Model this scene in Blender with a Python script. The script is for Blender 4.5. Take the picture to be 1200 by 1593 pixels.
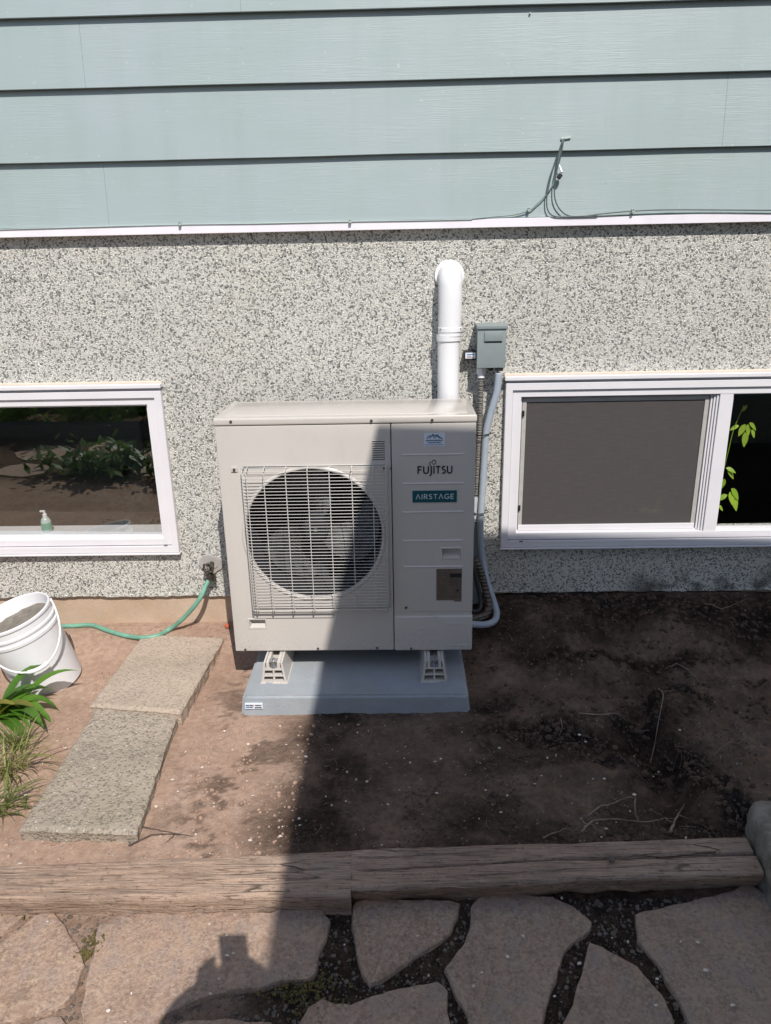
import bpy, bmesh, math, random
import numpy as np
from mathutils import Vector, Matrix
random.seed(7)
D = bpy.data
S = bpy.context.scene
C = S.collection
for o in list(D.objects): D.objects.remove(o)

# ---------------------------------------------------------------- camera
CAM = np.array([0.69159, -3.17977, 1.70225])
PIT, YAW, ROL, FPX = 0.330498, -0.0231986, -0.0200754, 1153.0
def cam_axes():
    cp, sp, cy, sy = math.cos(PIT), math.sin(PIT), math.cos(YAW), math.sin(YAW)
    f = np.array([sy*cp, cy*cp, -sp]); rt = np.array([cy, -sy, 0.0]); up = np.cross(rt, f)
    cr, sr = math.cos(ROL), math.sin(ROL)
    return cr*rt+sr*up, -sr*rt+cr*up, f
RT, UP, FW = cam_axes()
def U(px, py, y=None, z=None):
    """where the sight line of a photo pixel meets the plane y=... or z=..."""
    d = FW + RT*(px-600)/FPX - UP*(py-796.5)/FPX
    t = (y-CAM[1])/d[1] if y is not None else (z-CAM[2])/d[2]
    p = CAM + t*d
    return Vector((float(p[0]), float(p[1]), float(p[2])))
cam = D.objects.new('camera', D.cameras.new('camera')); C.objects.link(cam)
cam.matrix_world = Matrix(((RT[0], UP[0], -FW[0], CAM[0]), (RT[1], UP[1], -FW[1], CAM[1]), (RT[2], UP[2], -FW[2], CAM[2]), (0, 0, 0, 1)))
cam.data.sensor_fit = 'HORIZONTAL'; cam.data.sensor_width = 36; cam.data.lens = FPX/1200*36
cam.data.clip_start = .02; cam.data.clip_end = 400
S.camera = cam

# ---------------------------------------------------------------- light
SUNV = Vector((-.312, 1.0, -1.22)).normalized()
W = D.worlds.new("World"); S.world = W; W.use_nodes = True
wn = W.node_tree; wn.nodes.clear()
sky = wn.nodes.new('ShaderNodeTexSky'); sky.sky_type = 'NISHITA'; sky.sun_disc = False
sky.sun_elevation = math.asin(-SUNV.z); sky.sun_rotation = math.atan2(-SUNV.x, -SUNV.y)
bg = wn.nodes.new('ShaderNodeBackground'); bg.inputs[1].default_value = .131
wo = wn.nodes.new('ShaderNodeOutputWorld')
wn.links.new(sky.outputs[0], bg.inputs[0]); wn.links.new(bg.outputs[0], wo.inputs[0])
sl = D.lights.new('sun', 'SUN'); sl.energy = 4.6; sl.angle = math.radians(.34); sl.color = (1, .95, .885)
so = D.objects.new('sun', sl); C.objects.link(so); so.location = (3, -8, 10)
so.rotation_euler = SUNV.to_track_quat('-Z', 'Y').to_euler()
S.view_settings.view_transform = 'Standard'; S.view_settings.look = 'None'
S.view_settings.exposure = 0.0; S.view_settings.gamma = 1

# ---------------------------------------------------------------- noise
def _h(ix, iy, s):
    n = (ix.astype(np.int64)*374761393 + iy.astype(np.int64)*668265263 + s*1442695041) & 0x7fffffff
    n = ((n ^ (n >> 13))*1274126177) & 0x7fffffff
    return ((n ^ (n >> 16)) & 0xffff)/65535.0
def vn(x, y, s=0):
    x = np.asarray(x, float); y = np.asarray(y, float)
    ix, iy = np.floor(x), np.floor(y); fx, fy = x-ix, y-iy
    fx = fx*fx*(3-2*fx); fy = fy*fy*(3-2*fy)
    a, b, c, d = _h(ix, iy, s), _h(ix+1, iy, s), _h(ix, iy+1, s), _h(ix+1, iy+1, s)
    return (a*(1-fx)+b*fx)*(1-fy)+(c*(1-fx)+d*fx)*fy - .5
def fbm(x, y, s=0, o=4):
    r = 0; a = 1
    for i in range(o): r = r + a*vn(x*2**i, y*2**i, s+i*17); a *= .5
    return r
def sst(a, b, x):
    t = np.clip((x-a)/(b-a), 0, 1); return t*t*(3-2*t)

# ---------------------------------------------------------------- materials
class NT:
    def __init__(s, name):
        s.m = D.materials.new(name); s.m.use_nodes = True; s.t = s.m.node_tree; s.t.nodes.clear()
        s.out = s.t.nodes.new('ShaderNodeOutputMaterial')
        s.b = s.t.nodes.new('ShaderNodeBsdfPrincipled'); s.t.links.new(s.b.outputs[0], s.out.inputs[0])
        s.tc = s.t.nodes.new('ShaderNodeTexCoord')
    def n(s, typ, ins=None, **kw):
        nd = s.t.nodes.new('ShaderNode'+typ)
        for k, v in kw.items(): setattr(nd, k, v)
        for k, v in (ins or {}).items():
            if isinstance(v, bpy.types.NodeSocket): s.t.links.new(v, nd.inputs[k])
            else: nd.inputs[k].default_value = v
        return nd
    def co(s, scale=(1, 1, 1), kind='Object', rot=(0, 0, 0)):
        return s.n('Mapping', {'Vector': s.tc.outputs[kind], 'Scale': scale, 'Rotation': rot}).outputs[0]
    def noise(s, vec, scale, det=4, rough=.55, dist=0):
        return s.n('TexNoise', {'Vector': vec, 'Scale': scale, 'Detail': det, 'Roughness': rough, 'Distortion': dist}).outputs[0]
    def vor(s, vec, scale, feature='F1', rnd=1):
        nd = s.n('TexVoronoi', {'Vector': vec, 'Scale': scale, 'Randomness': rnd}, feature=feature); return nd
    def ramp(s, fac, stops, interp='LINEAR'):
        r = s.n('ValToRGB', {'Fac': fac}); e = r.color_ramp; e.interpolation = interp
        while len(e.elements) > 1: e.elements.remove(e.elements[-1])
        for i, (p, c) in enumerate(stops):
            el = e.elements[0] if i == 0 else e.elements.new(p)
            el.position = p
            el.color = (c, c, c, 1) if not hasattr(c, '__len__') else (c[0], c[1], c[2], 1)
        return r.outputs[0]
    def mix(s, fac, a, b, mode='MIX'):
        nd = s.t.nodes.new('ShaderNodeMix'); nd.data_type = 'RGBA'; nd.blend_type = mode; nd.clamp_factor = True
        for k, v in ((0, fac), (6, a), (7, b)):
            if isinstance(v, bpy.types.NodeSocket): s.t.links.new(v, nd.inputs[k])
            else: nd.inputs[k].default_value = v if k == 0 else (v[0], v[1], v[2], 1)
        return nd.outputs[2]
    def math(s, op, a, b=0.0, clamp=False):
        return s.n('Math', {0: a, 1: b}, operation=op, use_clamp=clamp).outputs[0]
    def bump(s, h, strength=.5, dist=.01, nrm=None):
        ins = {'Height': h, 'Strength': strength, 'Distance': dist}
        if nrm is not None: ins['Normal'] = nrm
        return s.n('Bump', ins).outputs[0]
    def set(s, **kw):
        for k, v in kw.items():
            k = {'color': 'Base Color', 'rough': 'Roughness', 'metal': 'Metallic', 'normal': 'Normal', 'coat': 'Coat Weight', 'spec': 'Specular IOR Level', 'sheen': 'Sheen Weight'}.get(k, k)
            if isinstance(v, bpy.types.NodeSocket): s.t.links.new(v, s.b.inputs[k])
            elif k == 'Base Color': s.b.inputs[k].default_value = (v[0], v[1], v[2], 1)
            else: s.b.inputs[k].default_value = v
        return s.m
def plain(name, col, rough=.6, metal=0, var=.08, scale=30, bump=.0, **kw):
    t = NT(name); v = t.co()
    n = t.noise(v, scale, 3)
    c = t.mix(t.ramp(n, [(.3, 0), (.7, 1)]), [x*(1-var) for x in col], [min(1, x*(1+var)) for x in col])
    r = t.n('MapRange', {'Value': t.noise(v, scale*.4, 3), 'To Min': rough-.06, 'To Max': rough+.06}).outputs[0]
    if bump: t.set(normal=t.bump(n, .3, bump))
    return t.set(color=c, rough=r, metal=metal, **kw)

def m_pebbledash():
    t = NT('pebbledash'); v = t.co()
    warp = t.n('VectorMath', {0: v, 1: t.n('VectorMath', {0: t.n('TexNoise', {'Vector': v, 'Scale': 75, 'Detail': 2}).outputs[1], 3: .008}, operation='SCALE').outputs[0]}, operation='ADD').outputs[0]
    a = t.vor(warp, 172); b = t.vor(warp, 150)
    e = t.vor(warp, 172, 'DISTANCE_TO_EDGE').outputs[0]
    cell = t.n('SeparateColor', {0: a.outputs[1]}).outputs
    stone = t.ramp(cell[0], [(0, (.10, .10, .10)), (.10, (.24, .245, .24)), (.17, (.52, .52, .48)), (.32, (.90, .875, .80)), (.50, (.74, .73, .67)), (.62, (.92, .90, .84)), (.8, (.80, .785, .73)), (1, (.92, .91, .88))])
    tint = t.mix(t.ramp(cell[1], [(.95, 0), (.96, .5)]), stone, (.62, .54, .42))
    sm = t.n('SeparateColor', {0: b.outputs[1]}).outputs
    base = t.mix(t.ramp(sm[2], [(.86, 0), (.90, .75)]), tint, (.11, .115, .115))
    gap = t.ramp(e, [(.0, .8), (.04, .5), (.10, 0)])
    col = t.mix(gap, base, (.38, .375, .34))
    # broad weathering, and old dirt splashes low on the wall
    w = t.noise(v, 1.3, 4)
    col = t.mix(t.ramp(w, [(.40, .0), (.75, .30)]), col, (.85, .80, .70), 'MULTIPLY')
    sx = t.n('SeparateXYZ', {0: v}).outputs
    low = t.math('MULTIPLY', t.ramp(sx[2], [(.22, 1), (.36, 0)]), t.ramp(t.noise(v, 7, 4), [(.50, 0), (.6, .9)]))
    rightside = t.ramp(t.math('MULTIPLY', sx[0], .4), [(.42, .0), (.5, 1)])
    col = t.mix(t.math('MULTIPLY', low, rightside), col, (.09, .085, .075))
    h = t.math('SUBTRACT', 1, a.outputs[0]); 
    h2 = t.math('ADD', t.ramp(e, [(0, 0), (.25, 1)]), t.math('MULTIPLY', cell[2], .8))
    h3 = t.math('ADD', h2, t.math('MULTIPLY', t.noise(v, 260, 2), .4))
    return t.set(color=col, rough=.8, normal=t.bump(h3, .8, .0036))

def m_siding():
    t = NT('siding_paint'); v = t.co((1, 1, 1)); g = t.co((2.2, 1, 75)); g2 = t.co((1.0, 1, 22))
    n = t.noise(g, 3.2, 5, .6, .4); n2 = t.noise(g2, 2.1, 3, .5, 1.2)
    patch = t.ramp(t.noise(t.co((1.2, 1, 3.5)), 2.2, 3), [(.42, 0), (.6, 1)])
    h = t.math('MULTIPLY', t.ramp(n, [(.35, 0), (.65, 1)]), t.math('ADD', t.math('MULTIPLY', patch, .8), .12))
    col = t.mix(t.ramp(t.noise(v, 1.6, 5), [(.3, 0), (.7, 1)]), (.322, .396, .386), (.362, .425, .445))
    col = t.mix(t.ramp(t.noise(v, 55, 2), [(.70, 0), (.76, .5)]), col, (.5, .56, .57))
    col = t.mix(t.ramp(t.noise(t.co((9, 1, .7)), 1.2, 4), [(.48, 0), (.7, .22)]), col, (.28, .34, .32))
    col = t.mix(t.math('MULTIPLY', h, .12), col, (.47, .53, .54))
    return t.set(color=col, rough=.48, normal=t.bump(t.math('ADD', h, t.math('MULTIPLY', n2, .6)), .26, .0014))

def m_soil():
    t = NT('soil'); v = t.co()
    at = t.n('Attribute', attribute_name='moist_shade').outputs['Fac']  # soil damp plus painted shade of the dug hollows
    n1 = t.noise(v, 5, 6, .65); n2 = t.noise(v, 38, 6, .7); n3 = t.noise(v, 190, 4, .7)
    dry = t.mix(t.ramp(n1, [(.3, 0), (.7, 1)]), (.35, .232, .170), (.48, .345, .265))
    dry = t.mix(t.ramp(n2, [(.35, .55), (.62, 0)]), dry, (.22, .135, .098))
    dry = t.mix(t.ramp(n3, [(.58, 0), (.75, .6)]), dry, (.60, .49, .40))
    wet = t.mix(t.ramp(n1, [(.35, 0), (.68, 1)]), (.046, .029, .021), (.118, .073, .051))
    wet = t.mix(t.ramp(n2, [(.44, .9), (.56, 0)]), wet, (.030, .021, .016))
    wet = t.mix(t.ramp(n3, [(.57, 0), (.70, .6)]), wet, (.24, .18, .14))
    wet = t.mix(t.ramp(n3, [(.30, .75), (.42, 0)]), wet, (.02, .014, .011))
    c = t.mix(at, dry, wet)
    c = t.mix(t.ramp(t.math('ADD', at, t.math('MULTIPLY', t.math('SUBTRACT', n2, .5), .5)), [(.0, 0), (.58, 0), (.80, 1)]) if False else t.math('MULTIPLY', t.math('SUBTRACT', at, 1.0, True), 2.2, True), c, t.mix(t.ramp(n2, [(.4, 0), (.6, 1)]), (.010, .009, .008), (.042, .033, .028)))  # near-black top of the mask: shade painted into crevices and hollows
    pb = t.vor(v, 75); pc = t.n('SeparateColor', {0: pb.outputs[1]}).outputs
    peb = t.math('MULTIPLY', t.ramp(pc[0], [(.9, 0), (.92, 1)]), t.ramp(pb.outputs[0], [(.28, 1), (.36, 0)]))
    c = t.mix(t.math('MULTIPLY', peb, .7), c, t.mix(pc[1], (.16, .13, .11), (.42, .38, .34)))
    h = t.math('ADD', t.math('MULTIPLY', n2, 1.0), t.math('MULTIPLY', n3, .45))
    h = t.math('ADD', h, t.math('MULTIPLY', peb, .25))
    st = t.math('ADD', t.math('MULTIPLY', at, .55), .42, True)
    bp = t.n('Bump', {'Height': h, 'Strength': st, 'Distance': .022}).outputs[0]
    return t.set(color=c, rough=.95, normal=bp, spec=.15)

def m_flag(name, a, b, c2):
    t = NT(name); v = t.co()
    n1 = t.noise(v, 3.5, 6, .6); n2 = t.noise(v, 26, 6, .7); n3 = t.noise(v, 150, 3, .7)
    oi = t.n('ObjectInfo').outputs['Random']
    c = t.mix(t.ramp(n1, [(.33, 0), (.66, 1)]), a, b)
    c = t.mix(t.ramp(n2, [(.5, 0), (.66, .65)]), c, c2)
    c = t.mix(t.ramp(n2, [(.30, .5), (.42, 0)]), c, [x*.55 for x in a])
    n5 = t.noise(v, 85, 4, .85)
    c = t.mix(t.ramp(n5, [(.50, 0), (.60, .55)]), c, (.56, .45, .36))
    c = t.mix(t.ramp(n5, [(.38, .65), (.48, 0)]), c, (.16, .115, .095))
    n4 = t.noise(v, 9, 5, .65)
    c = t.mix(t.ramp(n4, [(.5, 0), (.62, .55)]), c, (.34, .27, .235))
    c = t.mix(t.ramp(n4, [(.34, .6), (.45, 0)]), c, (.24, .165, .12))
    c = t.mix(t.ramp(n3, [(.58, 0), (.72, .5)]), c, (.55, .47, .40))
    c = t.mix(t.ramp(n3, [(.30, .6), (.43, 0)]), c, [x*.35 for x in a])
    c = t.mix(t.math('MULTIPLY', oi, .42), c, (.235, .19, .17))
    sw = t.n('TexWave', {'Vector': v, 'Scale': 5.0, 'Distortion': 9.0, 'Detail': 4.0, 'Detail Scale': 2.0}).outputs[1]
    c = t.mix(t.ramp(sw, [(.45, 0), (.9, .28)]), c, b)
    h = t.math('ADD', t.math('ADD', n1, t.math('MULTIPLY', n2, .5)), t.math('MULTIPLY', n5, .22))
    return t.set(color=c, rough=.85, normal=t.bump(h, .6, .02), spec=.2)

def m_wood():
    t = NT('weathered_timber'); g = t.co((3.2, 44, 44)); v = t.co(); f = t.co((7, 190, 190))
    n = t.noise(g, 2.4, 6, .65, .5); n2 = t.noise(f, 1.5, 4, .7); n3 = t.noise(v, 4, 5)
    c = t.mix(t.ramp(n, [(.32, 0), (.68, 1)]), (.27, .19, .145), (.48, .345, .262))
    c = t.mix(t.ramp(n3, [(.45, 0), (.7, .7)]), c, (.54, .40, .31))
    n6 = t.noise(t.co((1, 2.5, 2.5)), 3.2, 5, .6)
    c = t.mix(t.ramp(n6, [(.30, .8), (.46, 0)]), c, (.22, .165, .135))
    c = t.mix(t.ramp(n6, [(.6, 0), (.72, .5)]), c, (.33, .28, .25))
    c = t.mix(t.ramp(n2, [(.36, .95), (.45, 0)]), c, (.11, .078, .058))
    c = t.mix(t.ramp(t.noise(v, 60, 3), [(.66, 0), (.75, .55)]), c, (.55, .46, .38))
    cv = t.n('VectorMath', {0: t.co((1.3, 17, 17)), 1: t.n('VectorMath', {0: t.n('TexNoise', {'Vector': t.co((2, 6, 6)), 'Scale': 2.0, 'Detail': 4}).outputs[1], 3: .30}, operation='SCALE').outputs[0]}, operation='ADD').outputs[0]
    ce = t.vor(cv, 1.6, 'DISTANCE_TO_EDGE').outputs[0]
    crk = t.math('MULTIPLY', t.ramp(ce, [(0, .75), (.012, .5), (.026, 0)]), t.ramp(t.noise(v, 4, 3), [(.54, 0), (.62, 1)]))
    c = t.mix(crk, c, (.055, .04, .032))
    kn = t.noise(v, 48, 5, .75)
    c = t.mix(t.ramp(kn, [(.33, .6), (.44, 0)]), c, (.12, .085, .068))
    h = t.math('SUBTRACT', t.math('ADD', t.math('MULTIPLY', n, .6), t.math('ADD', n2, kn)), t.math('MULTIPLY', crk, 2.2))
    return t.set(color=c, rough=.92, normal=t.bump(h, .75, .006), spec=.12)

def m_aggregate(name, warm):
    t = NT(name); v = t.co()
    a = t.vor(v, 85); ce = t.n('SeparateColor', {0: a.outputs[1]}).outputs
    n = t.noise(v, 4, 5); n2 = t.noise(v, 120, 4, .7)
    base = t.mix(t.ramp(n, [(.35, 0), (.65, 1)]), (.31, .265, .212) if not warm else (.40, .325, .258), (.42, .35, .28) if not warm else (.50, .40, .318))
    st = t.ramp(ce[0], [(0, (.15, .14, .125)), (.4, (.27, .24, .20)), (.7, (.38, .31, .25)), (1, (.55, .50, .44))])
    m = t.math('MULTIPLY', t.ramp(a.outputs[0], [(.35, 1), (.5, 0)]), .75 if not warm else .42)
    c = t.mix(m, base, st)
    c = t.mix(t.ramp(n2, [(.3, .6), (.42, 0)]), c, (.13, .115, .095))
    c = t.mix(t.ramp(t.noise(v, 2.3, 5), [(.55, 0), (.72, .4 if not warm else .1)]), c, (.16, .15, .08))
    h = t.math('ADD', t.math('MULTIPLY', m, .9), t.math('MULTIPLY', n2, .9))
    return t.set(color=c, rough=.92, normal=t.bump(h, .75, .005), spec=.15)

def m_concrete(name, a, b, sc=6, bd=.002):
    t = NT(name); v = t.co()
    n = t.noise(v, sc, 5, .6); n2 = t.noise(v, 90, 4, .7)
    c = t.mix(t.ramp(n, [(.3, 0), (.7, 1)]), a, b)
    c = t.mix(t.ramp(n2, [(.62, 0), (.72, .6)]), c, [min(1, x*1.5) for x in b])
    c = t.mix(t.ramp(t.noise(v, 11, 5, .65), [(.48, 0), (.68, .35)]), c, [b[0]*.85, b[1]*.72, b[2]*.60])
    c = t.mix(t.ramp(n2, [(.28, .5), (.36, 0)]), c, [x*.5 for x in a])
    return t.set(color=c, rough=.8, normal=t.bump(t.math('ADD', n, n2), .5, bd), spec=.3)

def m_casing():
    t = NT('beige_coated_steel'); v = t.co()
    n = t.noise(v, 500, 2); n2 = t.noise(v, 2.5, 4)
    c = t.mix(t.ramp(n2, [(.3, 0), (.7, 1)]), (.560, .525, .485), (.590, .553, .512))
    dirt = t.ramp(t.noise(v, 75, 3), [(.70, 0), (.77, .3)])
    c = t.mix(dirt, c, (.4, .35, .3))
    z = t.n('SeparateXYZ', {0: v}).outputs[2]
    lowz = t.math('MULTIPLY', t.ramp(t.math('MULTIPLY', z, 4.0), [(.02, 1), (.55, 0)]), t.ramp(t.noise(v, 130, 4, .7), [(.54, 0), (.66, .55)]))
    c = t.mix(lowz, c, (.30, .22, .17))
    c = t.mix(t.ramp(t.noise(t.co((3, 3, .8)), 3, 5, .6), [(.5, 0), (.75, .16)]), c, (.40, .36, .31))
    return t.set(color=c, rough=t.n('MapRange', {'Value': n2, 'To Min': .32, 'To Max': .42}).outputs[0], normal=t.bump(n, .06, .0006))
def m_lid():
    t = NT('glossy_beige_lid'); v = t.co(); n2 = t.noise(v, 6, 4)
    c = t.mix(t.ramp(n2, [(.3, 0), (.7, 1)]), (.56, .52, .475), (.60, .56, .515))
    c = t.mix(t.ramp(t.noise(v, 120, 3), [(.66, 0), (.76, .25)]), c, (.42, .37, .31))
    return t.set(color=c, rough=.24, coat=.5, normal=t.bump(t.noise(t.co((1, 9, 1)), 4, 2), .25, .0012), **{'Coat Roughness': .12})
def m_glass(name, base, k):
    t = NT(name); t.t.nodes.remove(t.b)
    fr = t.n('LayerWeight', {'Blend': .5}).outputs[1]
    f = t.math('ADD', t.math('MULTIPLY', t.math('POWER', fr, 4.0), k), base, True)
    dust = t.ramp(t.noise(t.co(), 90, 3), [(.68, 0), (.76, .25)])
    tr = t.n('BsdfTransparent', {'Color': (.94, .96, .95, 1)}).outputs[0]
    df = t.n('BsdfDiffuse', {'Color': (.5, .5, .46, 1)}).outputs[0]
    tr2 = t.n('MixShader', {0: t.math('MULTIPLY', dust, .25), 1: tr, 2: df}).outputs[0]
    gl = t.n('BsdfGlossy', {'Color': (.95, 1, .97, 1), 'Roughness': .0}).outputs[0]
    wv = t.bump(t.noise(t.co(), 2.0, 2), .02, .004)
    t.t.links.new(wv, gl.node.inputs['Normal'])
    mx = t.n('MixShader', {0: f, 1: tr2, 2: gl}).outputs[0]
    t.t.links.new(mx, t.out.inputs[0]); return t.m
def m_screen():
    t = NT('insect_mesh'); t.t.nodes.remove(t.b)
    v = t.co((1, 1, 1))
    n = t.noise(t.co((7, 1, 120)), 2, 4, .6); m2 = t.noise(t.co((120, 1, 7)), 2, 3)
    k = t.math('ADD', t.math('MULTIPLY', n, .7), t.math('MULTIPLY', m2, .3))
    c = t.mix(t.ramp(k, [(.35, 0), (.65, 1)]), (.092, .084, .083), (.118, .108, .105))
    df = t.n('BsdfDiffuse', {'Color': c}).outputs[0]
    tr = t.n('BsdfTransparent', {'Color': (1, 1, 1, 1)}).outputs[0]
    mx = t.n('MixShader', {0: .80, 1: tr, 2: df}).outputs[0]
    t.t.links.new(mx, t.out.inputs[0]); return t.m
def m_leaf(name, a, b):
    t = NT(name); v = t.co(); oi = t.n('ObjectInfo').outputs['Random']
    n = t.noise(t.co((1, 1, 1)), 45, 3)
    c = t.mix(t.math('ADD', t.math('MULTIPLY', n, .6), t.math('MULTIPLY', oi, .5), True), a, b)
    m = t.set(color=c, rough=.42, normal=t.bump(n, .2, .002))
    df = t.b; tl = t.n('BsdfTranslucent', {'Color': t.mix(.5, c, (b[0]*1.7, b[1]*1.9, b[2]))}).outputs[0]
    mx = t.n('MixShader', {0: .35, 1: df.outputs[0], 2: tl}).outputs[0]
    t.t.links.new(mx, t.out.inputs[0]); return m
def m_coil():
    t = NT('coil_fins'); v = t.co((260, 1, 1)); w = t.n('TexWave', {'Vector': t.co(), 'Scale': 70.0, 'Distortion': .3}).outputs[1]
    c = t.mix(w, (.008, .009, .012), (.018, .02, .026))
    return t.set(color=c, rough=.5, metal=.3, normal=t.bump(w, .5, .002))
def m_corr(name, a, b, sc, axis='Z'):
    t = NT(name)
    w = t.n('TexWave', {'Vector': t.co(), 'Scale': sc, 'Distortion': 0}, bands_direction=axis).outputs[1]
    c = t.mix(w, a, b)
    return t.set(color=c, rough=.5, normal=t.bump(w, .9, .003))

M = {}
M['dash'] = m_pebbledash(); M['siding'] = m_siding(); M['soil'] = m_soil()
M['flag'] = m_flag('pink_grey_flagstone', (.275, .183, .136), (.44, .295, .212), (.53, .38, .25))
M['wood'] = m_wood()
M['slab'] = m_aggregate('exposed_aggregate', False); M['slabw'] = m_aggregate('sandy_aggregate', True)
M['pad'] = m_concrete('blue_grey_pad', (.285, .312, .338), (.355, .385, .410))
M['footing'] = m_concrete('sandy_footing', (.42, .31, .225), (.55, .43, .33), 4, .004)
M['bead'] = plain('cream_sealant', (.62, .54, .44), .7)
M['patch'] = m_concrete('mortar_patch', (.33, .31, .29), (.42, .40, .38), 14, .003)
M['case'] = m_casing(); M['lid'] = m_lid()
M['glassL'] = m_glass('window_glass', .24, .8); M['glassR'] = m_glass('dark_window_glass', .07, .8)
M['screen'] = m_screen()
M['vinyl'] = plain('white_vinyl', (.74, .72, .745), .38, var=.025, scale=8)
M['pipe'] = plain('white_pvc', (.80, .80, .81), .3, var=.03, scale=9)
M['flash'] = plain('white_flashing', (.84, .80, .85), .45, var=.05, scale=9)
M['dark'] = plain('dark_void', (.018, .018, .02), .7)
M['room'] = plain('dim_room_paint', (.06, .06, .055), .8)
M['door'] = plain('dim_door_paint', (.26, .29, .27), .6)
M['fan'] = plain('fan_plastic', (.035, .038, .045), .42, var=.2, scale=18)
M['fandust'] = plain('dusty_fan_plastic', (.12, .125, .13), .5, var=.5, scale=45)
M['coil'] = m_coil()
M['wire'] = plain('guard_wire', (.56, .54, .51), .38, var=.04)
M['black'] = plain('black_plastic', (.02, .02, .022), .45)
M['ink'] = plain('black_ink', (.018, .018, .02), .5)
M['teal'] = plain('teal_badge', (.006, .085, .105), .35, var=.04)
M['silver'] = plain('silver_lettering', (.58, .66, .68), .35)
M['sticker'] = plain('white_sticker', (.70, .76, .85), .5, var=.03)
M['blueink'] = plain('blue_ink', (.05, .12, .22), .5)
M['rating'] = plain('brown_rating_label', (.17, .125, .10), .5, var=.15, scale=40)
M['ratingink'] = plain('rating_ink', (.05, .036, .03), .5)
M['boxgrey'] = plain('grey_green_enamel', (.245, .285, .285), .42, var=.04)
M['conduit'] = plain('grey_conduit', (.36, .41, .47), .42, var=.04)
M['corr'] = m_corr('corrugated_conduit', (.06, .055, .05), (.33, .31, .28), 55)
M['wrap'] = m_corr('taped_insulation', (.05, .04, .034), (.15, .12, .095), 20)
M['steel'] = plain('zinc_steel', (.52, .53, .54), .32, metal=.9)
M['screwm'] = plain('dull_screw', (.16, .15, .14), .4, metal=.7)
M['brass'] = plain('weathered_brass', (.09, .078, .066), .5, metal=.5, var=.3)
M['hose'] = plain('green_hose', (.15, .34, .25), .45, var=.22, scale=16)
M['bucket'] = plain('white_bucket_plastic', (.78, .78, .80), .38, var=.05, scale=7)
M['sand'] = m_concrete('grey_sand', (.15, .135, .115), (.25, .225, .19), 30, .004)
M['leaf'] = m_leaf('broad_leaf', (.030, .10, .014), (.13, .28, .03))
M['leafy'] = m_leaf('yellowed_leaf', (.12, .13, .02), (.30, .27, .05))
M['grass'] = m_leaf('grass_blade', (.06, .12, .03), (.33, .32, .11))
M['vine'] = m_leaf('vine_leaf', (.22, .40, .03), (.50, .66, .07))
M['root'] = plain('dry_root', (.26, .185, .15), .8, var=.4, scale=30)
M['rootd'] = plain('dark_root', (.085, .06, .048), .85, var=.35, scale=30)
M['petal'] = plain('pale_petal', (.62, .56, .50), .7, var=.15, scale=60)
M['gravel'] = m_concrete('grey_gravel', (.075, .062, .052), (.21, .175, .15), 30)
M['clodw'] = m_concrete('damp_clod', (.042, .029, .022), (.125, .080, .058), 30, .004)
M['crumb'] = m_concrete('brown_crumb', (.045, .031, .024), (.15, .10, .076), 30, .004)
M['clodd'] = m_concrete('dry_clod', (.27, .175, .13), (.44, .31, .24), 30, .004)
M['orange'] = plain('orange_clay', (.45, .10, .04), .8)
M['cable'] = plain('painted_cable', (.20, .27, .25), .45, var=.2)
M['cabled'] = plain('dark_cable', (.085, .115, .108), .4)
M['cablel'] = plain('pale_painted_cable', (.42, .50, .46), .5)
M['block'] = m_concrete('mossy_block', (.15, .13, .105), (.36, .33, .285), 22, .012)
M['moss'] = m_concrete('moss', (.06, .055, .022), (.16, .125, .045), 40, .006)
M['cover'] = m_leaf('ground_cover_leaf', (.025, .06, .012), (.08, .14, .025))
M['fence'] = plain('dark_fence_board', (.075, .075, .08), .7, var=.2, scale=5)
M['wall2'] = plain('shadow_house_render', (.28, .27, .26), .8, var=.05, scale=3)
M['roof2'] = plain('neighbour_roof', (.07, .07, .075), .8)
M['hedge'] = m_leaf('hedge_leaf', (.12, .24, .02), (.34, .50, .07))
M['bark'] = plain('bark', (.10, .07, .05), .9, var=.3, scale=20)
M['cloth'] = plain('navy_cloth', (.03, .035, .06), .9)
M['skin'] = plain('skin', (.45, .28, .2), .5)
M['hat'] = plain('canvas_hat', (.3, .26, .18), .9)
M['soap'] = plain('clear_bottle', (.50, .60, .58), .15, var=.03)
M['soapg'] = plain('green_label', (.12, .36, .26), .4)

# ---------------------------------------------------------------- object helpers
ROOT = {}
def tag(o, label=None, cat=None, group=None, kind=None):
    for k, v in (('label', label), ('category', cat), ('group', group), ('kind', kind)):
        if v: o[k] = v
    return o
def empty(name, loc, label=None, cat=None, group=None):
    o = D.objects.new(name, None); C.objects.link(o); o.location = loc; o.empty_display_size = .05
    ROOT[o.name] = Vector(loc); tag(o, label, cat, group); return o
def build(name, bm, mat, parent=None, smooth=False, angle=None, origin=None):
    """mesh given in world coordinates; becomes local to its thing's base"""
    off = ROOT[parent.name] if parent else Vector(origin or (0, 0, 0))
    if off.length: bmesh.ops.translate(bm, verts=bm.verts, vec=-off)
    me = D.meshes.new(name); 
    bmesh.ops.recalc_face_normals(bm, faces=bm.faces)
    bm.to_mesh(me); bm.free()
    if smooth:
        me.polygons.foreach_set('use_smooth', [True]*len(me.polygons))
        if angle: me.set_sharp_from_angle(angle=math.radians(angle))
    me.materials.append(mat)
    o = D.objects.new(name, me); C.objects.link(o)
    if parent: o.parent = parent; ROOT[o.name] = off
    else: o.location = off
    return o
def BM(): return bmesh.new()
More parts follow.
